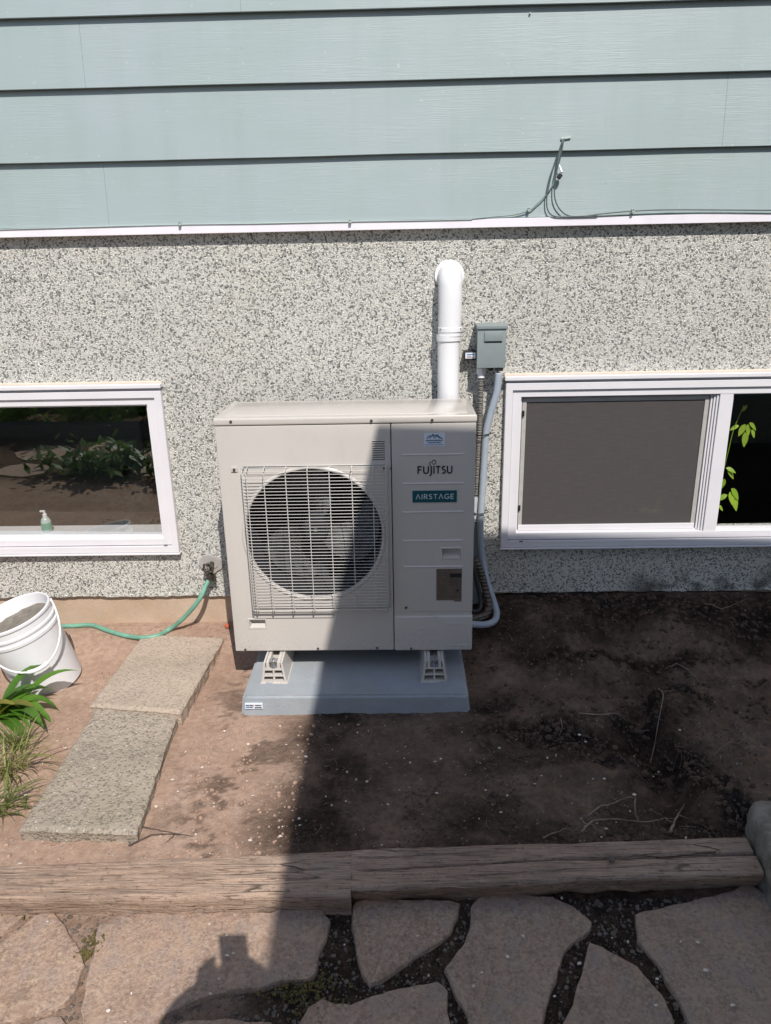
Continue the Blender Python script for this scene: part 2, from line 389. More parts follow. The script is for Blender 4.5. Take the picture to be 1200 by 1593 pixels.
def box(bm, a, b, bev=0, rot=None, seg=2):
    x0, y0, z0 = a; x1, y1, z1 = b
    t = BM(); bmesh.ops.create_cube(t, size=1)
    for v in t.verts: v.co = Vector(((x1-x0)*v.co.x, (y1-y0)*v.co.y, (z1-z0)*v.co.z))
    if bev: bmesh.ops.bevel(t, geom=t.edges[:], offset=bev, segments=seg, affect='EDGES', profile=.6)
    c = Vector(((x0+x1)/2, (y0+y1)/2, (z0+z1)/2))
    for v in t.verts: v.co = (rot @ v.co if rot else v.co) + c
    join(bm, t); return bm
def join(bm, t):
    mp = {v: bm.verts.new(v.co) for v in t.verts}
    for f in t.faces:
        try: bm.faces.new([mp[v] for v in f.verts])
        except ValueError: pass
    t.free()
def catmull(P, n=8):
    P = [Vector(p) for p in P]; Q = [P[0]*2-P[1]]+P+[P[-1]*2-P[-2]]; out = []
    for i in range(1, len(Q)-2):
        for k in range(n):
            t = k/n; a, b, c, d = Q[i-1], Q[i], Q[i+1], Q[i+2]
            out.append(.5*((2*b)+(c-a)*t+(2*a-5*b+4*c-d)*t*t+(3*b-a-3*c+d)*t**3))
    out.append(P[-1]); return out
def tube(bm, P, r, seg=8, cap=True, ell=None):
    P = [Vector(p) for p in P]; n = len(P); rs = r if hasattr(r, '__len__') else [r]*n
    T = [(P[min(i+1, n-1)]-P[max(i-1, 0)]).normalized() for i in range(n)]
    up = Vector((0, 0, 1)) if abs(T[0].z) < .9 else Vector((0, 1, 0))
    N = (up-T[0]*up.dot(T[0])).normalized(); rings = []
    for i in range(n):
        N = (N-T[i]*N.dot(T[i])).normalized(); B = T[i].cross(N)
        rings.append([bm.verts.new(P[i]+(N*math.cos(2*math.pi*k/seg)+B*math.sin(2*math.pi*k/seg))*rs[i]) for k in range(seg)])
    for i in range(n-1):
        for k in range(seg):
            bm.faces.new((rings[i][k], rings[i][(k+1) % seg], rings[i+1][(k+1) % seg], rings[i+1][k]))
    if cap: bm.faces.new(rings[0][::-1]); bm.faces.new(rings[-1])
    return bm
def cyl(bm, c, axis, r, h, seg=16, r2=None):
    c = Vector(c); a = Vector(axis).normalized()
    return tube(bm, [c-a*h/2, c+a*h/2], [r, r if r2 is None else r2], seg)
def lathe(bm, prof, M4, seg=40, cap=False):
    rings = []
    for r, z in prof:
        rings.append([bm.verts.new(M4 @ Vector((r*math.cos(2*math.pi*k/seg), r*math.sin(2*math.pi*k/seg), z))) for k in range(seg)])
    for i in range(len(prof)-1):
        for k in range(seg):
            bm.faces.new((rings[i][k], rings[i][(k+1) % seg], rings[i+1][(k+1) % seg], rings[i+1][k]))
    if cap: bm.faces.new(rings[0][::-1]); bm.faces.new(rings[-1])
    return bm
def prism(bm, pts, y0, y1):
    """2-D outline (x,z) given thickness along y"""
    a = [bm.verts.new((x, y0, z)) for x, z in pts]; b = [bm.verts.new((x, y1, z)) for x, z in pts]; n = len(pts)
    bm.faces.new(a); bm.faces.new(b[::-1])
    for i in range(n): bm.faces.new((a[i], b[i], b[(i+1) % n], a[(i+1) % n]))
    return bm
def frame(bm, x0, x1, z0, z1, w, y0, y1, wb=None, wt=None):
    """mitred rectangular frame, front at y0"""
    wb = w if wb is None else wb; wt = w if wt is None else wt
    O = [(x0, z0), (x1, z0), (x1, z1), (x0, z1)]; I = [(x0+w, z0+wb), (x1-w, z0+wb), (x1-w, z1-wt), (x0+w, z1-wt)]
    e = .002
    Of = [bm.verts.new((x+(e if x == x0 else -e), y0, z+(e if z == z0 else -e))) for x, z in O]
    Ob = [bm.verts.new((x, y1, z)) for x, z in O]; Om = [bm.verts.new((x, y0+e, z)) for x, z in O]
    If = [bm.verts.new((x, y0, z)) for x, z in I]; Ib = [bm.verts.new((x, y1, z)) for x, z in I]
    for i in range(4):
        j = (i+1) % 4
        bm.faces.new((Of[i], Of[j], If[j], If[i])); bm.faces.new((Ob[i], Ob[j], Ib[j], Ib[i]))
        bm.faces.new((Of[i], Of[j], Om[j], Om[i])); bm.faces.new((Om[i], Om[j], Ob[j], Ob[i])); bm.faces.new((If[i], If[j], Ib[j], Ib[i]))
    return bm
def cut(o, cutbm):
    me = D.meshes.new('c'); bmesh.ops.recalc_face_normals(cutbm, faces=cutbm.faces); cutbm.to_mesh(me); cutbm.free()
    c = D.objects.new('c', me); C.objects.link(c); c.matrix_world = Matrix.Translation(Vector((0, 0, 0)))
    off = ROOT.get(o.name, o.location)
    me.transform(Matrix.Translation(-Vector(off)))
    if o.parent is None: c.location = o.location
    else: c.parent = o.parent
    md = o.modifiers.new('b', 'BOOLEAN'); md.operation = 'DIFFERENCE'; md.object = c; md.solver = 'EXACT'
    dg = bpy.context.evaluated_depsgraph_get(); dg.update()
    nm = D.meshes.new_from_object(o.evaluated_get(dg)); o.modifiers.clear(); old = o.data; o.data = nm
    nm.name = old.name; D.meshes.remove(old); D.objects.remove(c); D.meshes.remove(me)
def grid_mesh(name, xs, ys, Z, mat, attr=None, closed_depth=None, smooth=True):
    nx, ny = len(xs), len(ys); X, Y = np.meshgrid(xs, ys, indexing='ij')
    co = np.stack([X, Y, Z], -1).reshape(-1, 3)
    i = np.arange((nx-1)*(ny-1)); a = (i//(ny-1))*ny+i % (ny-1)
    q = np.stack([a, a+ny, a+ny+1, a+1], -1)
    me = D.meshes.new(name); me.vertices.add(len(co)); me.vertices.foreach_set('co', co.ravel())
    me.loops.add(q.size); me.loops.foreach_set('vertex_index', q.ravel())
    me.polygons.add(len(q)); me.polygons.foreach_set('loop_start', np.arange(0, q.size, 4))
    me.polygons.foreach_set('use_smooth', np.ones(len(q), bool)) if smooth else None
    me.update(); me.validate()
    if attr is not None:
        at = me.attributes.new('moist_shade', 'FLOAT', 'POINT'); at.data.foreach_set('value', attr.ravel())
    me.materials.append(mat)
    o = D.objects.new(name, me); C.objects.link(o); return o

# ================================================================ GROUND
def gh(x, y):
    x = np.asarray(x, float); y = np.asarray(y, float)
    R = sst(.80, 1.08, x)
    h = .010*fbm(x*2.2, y*2.2, 3) + .0045*fbm(x*11, y*11, 5)
    h = h + .010*sst(.25, .55, x)*sst(-1.38, -1.25, y)*np.abs(fbm(x*17, y*19, 15, 3)) + (1-R)*.058*sst(-.42, -.02, y)
    h = h + R*.192*sst(-.50, -.03, y)
    # dug, lumpy soil to the right
    L = sst(.95, 1.25, x)*sst(-1.35, -1.1, y)*(1-.75*sst(-.2, -.04, y))
    h = h + L*(.085*fbm(x*3.6+3, y*4.6, 9, 5) + .045*np.abs(fbm(x*11, y*13, 11, 4)) + .005*fbm(x*45, y*45, 29, 2))
    h = h + sst(.3, .6, x)*(.004*fbm(x*30, y*30, 12, 3))
    h = h - .05*np.exp(-(((x-1.5)/.28)**2+((y+.52)/.09)**2))
    ridge = 1.62+.09*fbm(y*5, y*0+2, 31, 3)+.10*(y+.8)
    h = h + .055*sst(ridge-.015, ridge+.03, x)*sst(-1.33, -1.2, y)*(1-sst(-.60, -.48, y))
    h = h - .05*np.exp(-(((x-ridge+.05)/.05)**2))*sst(-1.35, -1.2, y)*(1-sst(-.75, -.55, y))
    h = h - .03*np.exp(-(((x+1.15)/.25)**2+((y+.45)/.3)**2))
    d = sst(-1.49, -1.455, y)
    return h*d + (1-d)*(-.043+.006*fbm(x*9, y*9, 21)+.008*np.abs(fbm(x*22, y*22, 23, 3)))
ST = .0105
xs = np.concatenate([[-60, -25, -10, -5, -3, -2], np.arange(-1.55, 2.75, ST), [2.9, 3.5, 5, 10, 25, 60]])
ys = np.concatenate([[-60, -25, -12, -7, -5, -4, -3.3, -2.7, -2.3], np.arange(-2.12, .03, ST), [.1]])
_BL = [(800, 960, .30, .10, .8), (900, 975, .4, .10, .6), (1050, 985, .35, .09, .7), (1170, 1000, .25, .08, .6), (930, 1030, .20, .018, .9), (1060, 1035, .16, .035, 1.0), (1050, 1092, .14, .03, 1.0), (1100, 1062, .18, .015, .7),
       (820, 1130, .22, .05, .8), (900, 1145, .15, .04, .6), (760, 1090, .08, .08, .7), (1000, 1125, .10, .04, .7), (1035, 1175, .10, .06, .45), (1085, 1190, .05, .05, .8), (1112, 1225, .045, .05, 1.1), (1140, 1262, .05, .06, 1.1), (1130, 1290, .08, .04, .6), (990, 1170, .09, .02, .7),
       (830, 1055, .20, .06, -.5), (935, 1078, .13, .035, -1.0), (1150, 1045, .16, .03, -1.0), (1160, 1082, .14, .02, -1.1), (1150, 1150, .14, .10, -.45), (1180, 1200, .12, .10, -.4), (880, 1210, .30, .09, -.30), (560, 1160, .2, .1, -.25), (950, 1110, .12, .02, -.5), (700, 1290, .2, .03, -.2)]
_BL = [(U(a, b, z=.03).x, U(a, b, z=.03).y, rx, ry, w) for a, b, rx, ry, w in _BL]  # positive weights paint hollow and crevice shade, negative ones paler soil
def dk(x, y):
    x = np.asarray(x, float); y = np.asarray(y, float)
    wx = x+.07*fbm(x*7, y*7, 501, 4); wy = y+.05*fbm(x*8, y*8, 503, 4); f = 0*x
    for bx, by, rx, ry, w in _BL: f = f + w*np.exp(-((wx-bx)/rx)**2-((wy-by)/ry)**2)
    return f
X, Y = np.meshgrid(xs, ys, indexing='ij')
Z = gh(X, Y)
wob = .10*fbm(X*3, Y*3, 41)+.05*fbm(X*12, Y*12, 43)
moist_shade = sst(.12, .42, X+wob+.12*(Y+1.0)*0)*(.86+.5*fbm(X*2.5, Y*2.5, 51))  # damp soil on the right, its edge following the cast shadow
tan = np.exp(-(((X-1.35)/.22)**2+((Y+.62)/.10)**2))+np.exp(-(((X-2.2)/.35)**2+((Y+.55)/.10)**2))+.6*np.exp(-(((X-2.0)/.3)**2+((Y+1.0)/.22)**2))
moist_shade = moist_shade*(1-.55*np.clip(tan, 0, 1))*(.94+.5*fbm(X*7, Y*9, 57, 3))
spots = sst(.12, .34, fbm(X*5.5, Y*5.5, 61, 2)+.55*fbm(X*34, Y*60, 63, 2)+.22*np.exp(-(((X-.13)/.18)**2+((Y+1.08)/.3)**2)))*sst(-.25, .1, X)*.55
moist_shade = np.clip(np.maximum(moist_shade, spots), 0, 1)
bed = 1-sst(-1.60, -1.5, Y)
moist_shade = moist_shade*(1-bed)+bed*np.clip(.25+.75*sst(.1, .45, X+wob), 0, 1)
moist_shade = np.where(Y < -2.15, .85, moist_shade)
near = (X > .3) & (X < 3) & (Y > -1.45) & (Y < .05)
df = dk(X, Y); moist_shade = np.where(near & (X > .55), np.clip(np.clip(moist_shade, 0, 1)*.92+df*.75+.35*np.clip(df, 0, 1)*fbm(X*14, Y*18, 505, 3)+.10*fbm(X*40, Y*50, 507, 2), .62+.12*fbm(X*9, Y*11, 509, 3)-.10*np.clip(-df, 0, 1), 1.5), moist_shade)  # shade of crevices and hollows painted over the damp soil mask
ground = grid_mesh('ground', xs, ys, Z, M['soil'], moist_shade)
tag(ground, kind='structure')

def blob(bm, c, r, sq=.7, jit=.35, sub=1):
    t = BM(); bmesh.ops.create_icosphere(t, subdivisions=sub, radius=1)
    a = random.random()*6.3; sx = random.uniform(.75, 1.3)
    Rm = Matrix.Rotation(a, 3, 'Z') @ Matrix.Rotation(random.uniform(-.5, .5), 3, 'X')
    for v in t.verts:
        k = 1+random.uniform(-jit, jit); v.co = Rm @ Vector((v.co.x*r*sx*k, v.co.y*r*k, v.co.z*r*sq*k)) + Vector(c)
    join(bm, t)
def covered(x, y):
    if -.05 < x < .98 and -.74 < y < -.1: return True
    return False
def scatter(name, n, xr, yr, rr, mat, sink=.35, cond=None, power=2.2, label=None, sub=1):
    V = []; F = []
    t = BM(); bmesh.ops.create_icosphere(t, subdivisions=sub, radius=1)
    bv = np.array([v.co[:] for v in t.verts]); bf = np.array([[v.index for v in f.verts] for f in t.faces]); t.free()
    rs = np.random.RandomState(len(name)*7+n); k = 0
    while k < n:
        x = rs.uniform(*xr); y = rs.uniform(*yr)
        if covered(x, y) or (cond and not cond(x, y, rs)): continue
        r = rr[0]+(rr[1]-rr[0])*rs.rand()**power
        p = bv*(1+rs.uniform(-.28, .28, (len(bv), 1)))*np.array([rs.uniform(.8, 1.3), rs.uniform(.75, 1.1), rs.uniform(.6, .95)])*r
        a = rs.rand()*6.3; ca, sa = math.cos(a), math.sin(a)
        p = p @ np.array([[ca, sa, 0], [-sa, ca, 0], [0, 0, 1]])
        V.append(p+np.array([x, y, float(gh(x, y))+r*(.5-sink)])); F.append(bf+k*len(bv)); k += 1
    me = D.meshes.new(name); me.from_pydata(np.concatenate(V).tolist(), [], np.concatenate(F).tolist()); me.materials.append(mat)
    o = D.objects.new(name, me); C.objects.link(o); tag(o, label, kind='stuff', cat=name.replace('_', ' ')); return o
def clump(s, th=.0, f=5):
    return lambda x, y, rs: float(fbm(x*f, y*f, s, 2)) > th
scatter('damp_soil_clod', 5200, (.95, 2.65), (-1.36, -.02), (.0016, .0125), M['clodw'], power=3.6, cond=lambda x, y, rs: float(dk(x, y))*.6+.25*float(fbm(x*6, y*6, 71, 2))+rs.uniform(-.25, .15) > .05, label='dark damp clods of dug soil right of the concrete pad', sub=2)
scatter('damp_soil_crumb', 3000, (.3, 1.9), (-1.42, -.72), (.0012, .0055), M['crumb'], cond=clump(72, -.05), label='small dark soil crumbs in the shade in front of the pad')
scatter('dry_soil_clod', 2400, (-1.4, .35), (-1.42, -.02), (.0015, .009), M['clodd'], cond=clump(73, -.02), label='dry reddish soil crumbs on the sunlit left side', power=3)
scatter('joint_gravel', 9500, (-.7, 1.95), (-2.1, -1.53), (.0016, .0075), M['gravel'], sink=.2, label='small dark gravel in the joints between the flagstones', power=3)
scatter('pale_grit', 170, (-.9, 2.2), (-2.0, -.7), (.002, .0055), M['petal'], sink=.1, label='pale grit and chips scattered over soil and joints', power=2)
# fallen petals
bm = BM(); rs = np.random.RandomState(5)
for i in range(105):
    x = rs.uniform(-.6, 1.6); y = rs.uniform(-2.0, -.75)
    z = float(gh(x, y))+.004; r = rs.uniform(.0035, .008); a = rs.rand()*6.3
    if y < -1.6: z = max(z, -.022)
    ring = [bm.verts.new((x+r*math.cos(a+k*1.047)*(1.0 if k % 3 else .55), y+r*math.sin(a+k*1.047)*.7, z+rs.uniform(0, .004))) for k in range(6)]
    bm.faces.new(ring)
o = build('fallen_petals', bm, M['petal']); tag(o, 'small pale petals fallen on the soil and paving', 'petals', kind='stuff')

# ================================================================ PATIO
patio = D.objects.new('patio', None); C.objects.link(patio); ROOT['patio'] = Vector((.6, -1.8, -.03)); patio.location = ROOT['patio']; patio['kind'] = 'structure'
stones = [
 [(-60,1500),(0,1469),(31,1445),(57,1422),(78,1415),(96,1430),(111,1456),(124,1481),(128,1502),(120,1538),(100,1560),(60,1578),(20,1590),(-60,1600)],
 [(152,1437),(181,1424),(227,1419),(289,1417),(362,1417),(424,1416),(496,1409),(514,1430),(509,1456),(496,1487),(491,1512),(481,1523),(439,1528),(393,1536),(336,1549),(289,1564),(252,1578),(225,1600),(210,1640),(130,1640),(127,1570),(135,1512),(147,1471)],
 [(552,1405),(580,1398),(640,1398),(700,1400),(718,1405),(712,1425),(700,1450),(675,1475),(650,1490),(620,1510),(590,1528),(575,1533),(562,1515),(552,1480),(548,1440)],
 [(745,1395),(758,1392),(810,1392),(859,1395),(890,1410),(920,1434),(918,1447),(895,1467),(877,1485),(869,1509),(859,1540),(849,1571),(841,1610),(836,1650),(740,1650),(728,1581),(714,1550),(701,1524),(691,1506),(704,1488),(720,1467),(730,1441),(732,1416)],
 [(918,1467),(937,1472),(968,1488),(993,1503),(1014,1529),(1035,1555),(1053,1593),(1068,1650),(862,1650),(877,1593),(890,1560),(905,1509)],
 [(988,1421),(1009,1413),(1076,1403),(1128,1390),(1164,1375),(1182,1385),(1225,1425),(1290,1500),(1300,1650),(1098,1650),(1061,1566),(1040,1529),(1019,1493),(993,1462)],
 [(465,1590),(478,1566),(500,1553),(520,1560),(545,1563),(580,1550),(621,1537),(683,1525),(696,1540),(696,1571),(704,1600),(708,1650),(440,1660)],
 [(248,1606),(290,1587),(350,1584),(425,1590),(420,1650),(235,1660)],
 [(-60,1607),(20,1598),(95,1580),(112,1600),(108,1650),(-60,1660)],
 [(-70,1425),(10,1420),(38,1424),(5,1452),(-70,1475)],
]
ZT = -.028
for si, poly in enumerate(stones):
    P = [U(a, b, z=ZT) for a, b in poly]; pts = []
    n = len(P)
    for i in range(n):
        a, b = P[i], P[(i+1) % n]; k = max(1, int((b-a).length/.012))
        for j in range(k):
            p = a.lerp(b, j/k); w = .011*float(fbm(p.x*16+si, p.y*16, 80+si, 3)); nn = (b-a).normalized()
            pts.append(Vector((p.x-nn.y*w, p.y+nn.x*w, 0)))
    c = sum(pts, Vector())/len(pts); tx, ty = random.uniform(-.008, .008), random.uniform(-.008, .008)
    zt = lambda p: ZT+random.uniform(-.001, .001)+(p.x-c.x)*tx+(p.y-c.y)*ty
    bm = BM(); rings = []
    for ins, dz in ((-.006, -.040), (0, -.009), (.0015, -.002), (.0045, 0), (.03, .0006)):
        rg = []
        for p in pts:
            d = (c-p).normalized(); q = p+d*(ins*(1+.5*float(fbm(p.x*30, p.y*30, 7, 2)))); rg.append(bm.verts.new((q.x, q.y, zt(q)+dz)))
        rings.append(rg)
    m = len(pts)
    for r in range(4):
        for i in range(m): bm.faces.new((rings[r][i], rings[r][(i+1) % m], rings[r+1][(i+1) % m], rings[r+1][i]))
    bm.faces.new(rings[-1]); bmesh.ops.triangulate(bm, faces=[f for f in bm.faces if len(f.verts) > 4])
    build('flagstone', bm, M['flag'], patio, smooth=True, angle=32)
# moss in the joints
bm = BM()
for a, b, n, s in ((470, 1545, 70, .045), (160, 1470, 36, .02), (20, 1430, 24, .02), (136, 1490, 30, .015), (500, 1575, 30, .03)):
    c = U(a, b, z=-.05)
    for i in range(n*4): blob(bm, (c.x+random.gauss(0, s*1.1), c.y+random.gauss(0, s*.5), -.040+random.uniform(0, .010)), random.uniform(.0016, .0050), .8)
o = build('moss', bm, M['moss']); tag(o, 'olive moss cushions in the joints between the flagstones', 'moss', kind='stuff')

# ================================================================ TIMBERS
def timber(px_left, px_right, zt, back_l, back_r, fr_l, fr_r, label, cracks, seed, cut_end=0):
    A = U(*back_l, z=zt); B = U(*back_r, z=zt); Cc = U(*fr_l, z=zt); Dd = U(*fr_r, z=zt)
    nx, ny = 300, 64
    L = (B-A).length
    co = []; faces = []
    prof = []   # v along cross-section: back side up, top, front side down
    vs = [(-1, v) for v in (0, .5)] + [(0, v) for v in np.linspace(0, 1, ny)] + [(1, v) for v in (.15, .3, .45, .6, .8, 1)]
    u = np.linspace(0, 1, nx)
    rows = []
    for (k, v) in vs:
        vv = 0 if k < 0 else (1 if k > 0 else v)
        px = (A.x*(1-u)+B.x*u)*(1-vv)+(Cc.x*(1-u)+Dd.x*u)*vv
        py = (A.y*(1-u)+B.y*u)*(1-vv)+(Cc.y*(1-u)+Dd.y*u)*vv
        edge = .010*fbm(px*5, px*0+seed, 90+seed, 4)
        H = .085
        if k < 0: z = zt-H+H*v*.9+0*u; py = py+.004+edge*.6
        elif k > 0:
            z = zt-.006-H*v+0*u; py = py-.003-edge+.012*fbm(px*14, px*0+v*9+seed, 95, 3)*(v+.2)+(.035 if seed == 2 else .012)*v
        else:
            r = min(v, 1-v); z = zt - .010*max(0, 1-r/.06)**2 + .0035*fbm(px*3, py*45, 97+seed, 3)+.0016*fbm(px*8, py*160, 98+seed, 2)
            py = py+edge*(.6*(1-v)-v)
            for (u0, u1, va, vb, wd, dp) in cracks:
                m = sst(u0, u0+.05, u)*(1-sst(u1-.05, u1, u)); cv = va+(vb-va)*(u-u0)/(u1-u0)+.03*fbm(px*9, px*0+3, 99+seed, 3)
                z = z-dp*m*np.exp(-((v-cv)/wd)**2)
        rows.append(np.stack([px, py, z], -1))
    Rw = np.array(rows); nv = len(vs)
    for i in range(nv-1):
        for j in range(nx-1):
            a = i*nx+j; faces.append((a, a+1, a+nx+1, a+nx))
    faces.append([i*nx for i in range(nv)]); faces.append([i*nx+nx-1 for i in range(nv)][::-1])
    me = D.meshes.new('timber'); org = (A+Dd)/2; org.z = zt-.085
    me.from_pydata((Rw.reshape(-1, 3)-np.array(org)).tolist(), [], faces); me.materials.append(M['wood'])
    me.polygons.foreach_set('use_smooth', [True]*len(me.polygons)); me.set_sharp_from_angle(angle=math.radians(42))
    o = D.objects.new('landscape_timber', me); C.objects.link(o); o.location = org
    tag(o, label, 'timber', 'weathered timbers edging the soil bed')
timber(0, 0, .035, (-130, 1352), (546.6, 1321), (-130, 1399), (545.8, 1391), 'sun-bleached weathered timber on the left, edging the soil above the large pale flagstone',
       [(.0, .95, .86, .62, .022, .012), (.3, .98, .35, .42, .018, .010), (.05,.6,.55,.5,.012,.005)], 1)
timber(0, 0, .037, (547, 1321), (1159, 1299), (546, 1381), (1190, 1359), 'shaded weathered timber with a long split, ending at the rough concrete block',
       [(.0, .62, .56, .46, .018, .016), (.5, 1.03, .46, .52, .034, .040), (.2, .8, .80, .72, .012, .006), (0,.4,.25,.2,.012,.006)], 2)
# little pebble sitting on the timber's split
p = U(952, 1337, z=.045); bm = BM(); blob(bm, p, .011, .7, .15, 2)
o = build('pebble', bm, M['gravel'], origin=p, smooth=True); tag(o, 'round grey pebble lying on the split of the shaded timber', 'pebble')

# ================================================================ PAVING SLABS
def rough_slab(name, quad, zt, th, mat, label, seed, amp=.004):
    P = [U(a, b, z=zt) for a, b in quad]      # far-left, far-right, near-right, near-left
    nu, nv = 60, 90
    u, v = np.meshgrid(np.linspace(0, 1, nu), np.linspace(0, 1, nv), indexing='ij')
    def bil(u, v, k): return (P[0][k]*(1-u)+P[1][k]*u)*(1-v)+(P[3][k]*(1-u)+P[2][k]*u)*v
    rows = []; lay = [(0, 0), (.0, -.004)]
    bx, by = bil(u, v, 0), bil(u, v, 1)
    e = np.minimum(np.minimum(u, 1-u), np.minimum(v, 1-v))
    wx = .007*fbm(bx*22, by*22, seed, 4)*(1-sst(0, .08, e)); wy = .007*fbm(bx*22+9, by*22, seed+1, 4)*(1-sst(0, .08, e))
    z = zt-.009*(1-sst(0, .03, e))**2+amp*.4*fbm(bx*60, by*60, seed+2, 3)+amp*.3*fbm(bx*5, by*5, seed+4, 2)
    top = np.stack([bx+wx, by+wy, z], -1)
    idx = np.arange(nu*nv).reshape(nu, nv)
    V = top.reshape(-1, 3).tolist(); F = []
    for i in range(nu-1):
        for j in range(nv-1): F.append((idx[i, j], idx[i+1, j], idx[i+1, j+1], idx[i, j+1]))
    per = [idx[i, 0] for i in range(nu)]+[idx[nu-1, j] for j in range(1, nv)]+[idx[i, nv-1] for i in range(nu-2, -1, -1)]+[idx[0, j] for j in range(nv-2, 0, -1)]
    prev = per; c = (P[0]+P[1]+P[2]+P[3])/4
    for lvl in range(1, 6):
        cur = []
        for q in per:
            x, y, zz = V[q]; d = Vector((x-c.x, y-c.y, 0)).normalized()
            w = .009*float(fbm(x*25+lvl*3, y*25, seed+7, 3)) - .003
            V.append([x+d.x*w, y+d.y*w, zz-th*lvl/5]); cur.append(len(V)-1)
        m = len(per)
        for i in range(m): F.append((prev[i], prev[(i+1) % m], cur[(i+1) % m], cur[i]))
        prev = cur
    F.append(prev[::-1])
    me = D.meshes.new(name); org = np.array([c.x, c.y, zt-th])
    me.from_pydata((np.array(V)-org).tolist(), [], F); me.materials.append(mat)
    me.polygons.foreach_set('use_smooth', [True]*len(me.polygons)); me.set_sharp_from_angle(angle=math.radians(50))
    o = D.objects.new(name, me); C.objects.link(o); o.location = org
    tag(o, label, 'paving slab', 'concrete slabs laid as a path to the tap'); return o
rough_slab('paving_slab', [(223, 985), (349, 991), (281, 1108), (139, 1097)], .062, .07, M['slabw'], 'smoother sandy concrete slab nearest the wall and the garden hose', 131, .003)
rough_slab('paving_slab', [(152, 1097), (279, 1101), (212, 1296), (28, 1289)], .045, .07, M['slab'], 'pitted pebbly concrete slab nearest the timber edging', 151, .009)

# ================================================================ HOUSE
house = empty('house', (.6, 0, 0), 'house wall with pale green lap siding above a pebbledash basement wall', 'house')
WL, WR, ZS, ZB = -5.0, 7.0, 1.838, .208
bm = BM(); box(bm, (WL, 0, ZB), (WR, .22, ZS+.02)); wall = build('pebbledash_wall', bm, M['dash'], house)
# window openings
LW = dict(x0=-1.75, x1=-.335, z0=.437, z1=1.205); RW = dict(x0=1.14, x1=2.95, z0=.443, z1=1.212)
cb = BM()
for w in (LW, RW): box(cb, (w['x0']+.012, -.1, w['z0']+.012), (w['x1']-.012, .5, w['z1']-.012))
cut(wall, cb)
bm = BM(); box(bm, (WL, .018, -.9), (WR, .24, ZB-.004)); build('footing', bm, M['footing'], house)
# ragged dark lip along the bottom edge of the render
bm = BM(); xsn = np.arange(WL, WR, .012)
pts = [(x, ZB-.001-.006*(.5+float(vn(x*40, 0, 3)))-.004*float(fbm(x*9, 1, 4))) for x in xsn if -1.8 < x < 3.2]
prism(bm, [(pts[0][0], ZB+.004)]+pts+[(pts[-1][0], ZB+.004)], -.003, .015); build('render_lip', bm, M['dash'], house)
bm = BM(); box(bm, (WL, .24, -.9), (WR, 5.5, -.6)); box(bm, (WL, 3.6, -.6), (WR, 3.7, 1.84)); box(bm, (WL, .24, 1.84), (WR, 3.7, 1.95)); box(bm, (WL, .22, -.6), (WL+.1, 3.6, 1.84)); box(bm, (WR-.1, .22, -.6), (WR, 3.6, 1.84))
build('basement_room', bm, M['room'], house)
# interior door seen through the left window
bm = BM(); box(bm, (-2.6, 1.85, -.6), (-1.12, 1.89, 1.5), .004); idoor = build('interior_door', bm, M['door'], house)
bm = BM(); cyl(bm, (-1.26, 1.82, .32), (0, 1, 0), .03, .05); build('door_knob', bm, M['black'], idoor)
# flashing
bm = BM(); prism(bm, [(WL, 1.814), (WR, 1.800), (WR, 1.824), (WL, 1.838)], -.030, .0)
for v in bm.verts: pass
zfl = lambda x: 1.826
bm.free(); bm = BM(); box(bm, (WL, -.037, 1.808), (WR, .0, 1.8405), .0015)
build('drip_flashing', bm, M['flash'], house)
# siding courses
crs = [1.841, 2.078, 2.331, 2.562, 2.81]+[2.81+.245*k for k in range(1, 12)]
jn = [(165, 300), (1129, 170), (128, 85), (375, 10)]
SB = []
for i in range(len(crs)-1):
    z0, z1 = crs[i], crs[i+1]+.02
    if i < 4: jx = [U(*jn[i], y=-.02).x]
    else: jx = [random.uniform(-1, 3)]
    jx = [WL]+[jx[0]-3.05 if jx[0]-3.05 > WL+.5 else WL+.6]+jx+[jx[0]+3.1]+[WR]
    for a, b in zip(jx[:-1], jx[1:]):
        if b-a < .1: continue
        bm = BM(); g = .0004
        # tilted board, thick butt at the bottom
        nseg = max(2, int((b-a)/.12)); sec = []
        for k in range(nseg+1):
            x = a+g+(b-a-2*g)*k/nseg; dz = .0035*float(fbm(x*1.4, i*3.1, 201, 2)); dy = .0016*float(fbm(x*2.3, i*1.7, 207, 2))
            sec.append([bm.verts.new(p) for p in ((x, -.0300+dy, z0+dz+.0015), (x, -.0288+dy, z0+dz), (x, -.0225+dy, z0+dz), (x, -.0195+dy, z0+dz+.045), (x, .0, z1), (x, -.0085, z1), )])
        for k in range(nseg):
            for q in range(6): bm.faces.new((sec[k][q], sec[k][(q+1) % 6], sec[k+1][(q+1) % 6], sec[k+1][q]))
        bm.faces.new(sec[0]); bm.faces.new(sec[-1][::-1])
        bd = build('siding_board', bm, M['siding'], house)
        SB.append((bd, a, b, z0, crs[i+1]))
bm = BM(); box(bm, (WL, .0, 1.842), (WR, .2, 5.5)); build('upper_wall', bm, M['siding'], house)
bm = BM(); box(bm, (WL-.3, -.32, 5.5), (WR+.3, 5.7, 5.62)); build('roof', bm, M['roof2'], house)
# nail heads on the siding
bm = BM()
for (a, b) in ((377, 74), (633, 104), (802, 107), (985, 99), (80, 18), (143, 15), (970, 213), (943, 285), (825, 20)):
    p = U(a, b, y=-.018); cyl(bm, (p.x, -.0175, p.z), (0, 1, 0), .0035, .006, 8)
for bd_i, (bd, a, b, z0, z1) in enumerate(SB):
    if z0 < 2.7:
        x = a+.2
        while x < b:
            if -1 < x < 2.4: cyl(bm, (x, -.0215, z0+.03), (0, 1, 0), .0028, .004, 6)
            x += .41
nails = build('nail_heads', bm, M['siding'], house); nails['kind'] = 'stuff'

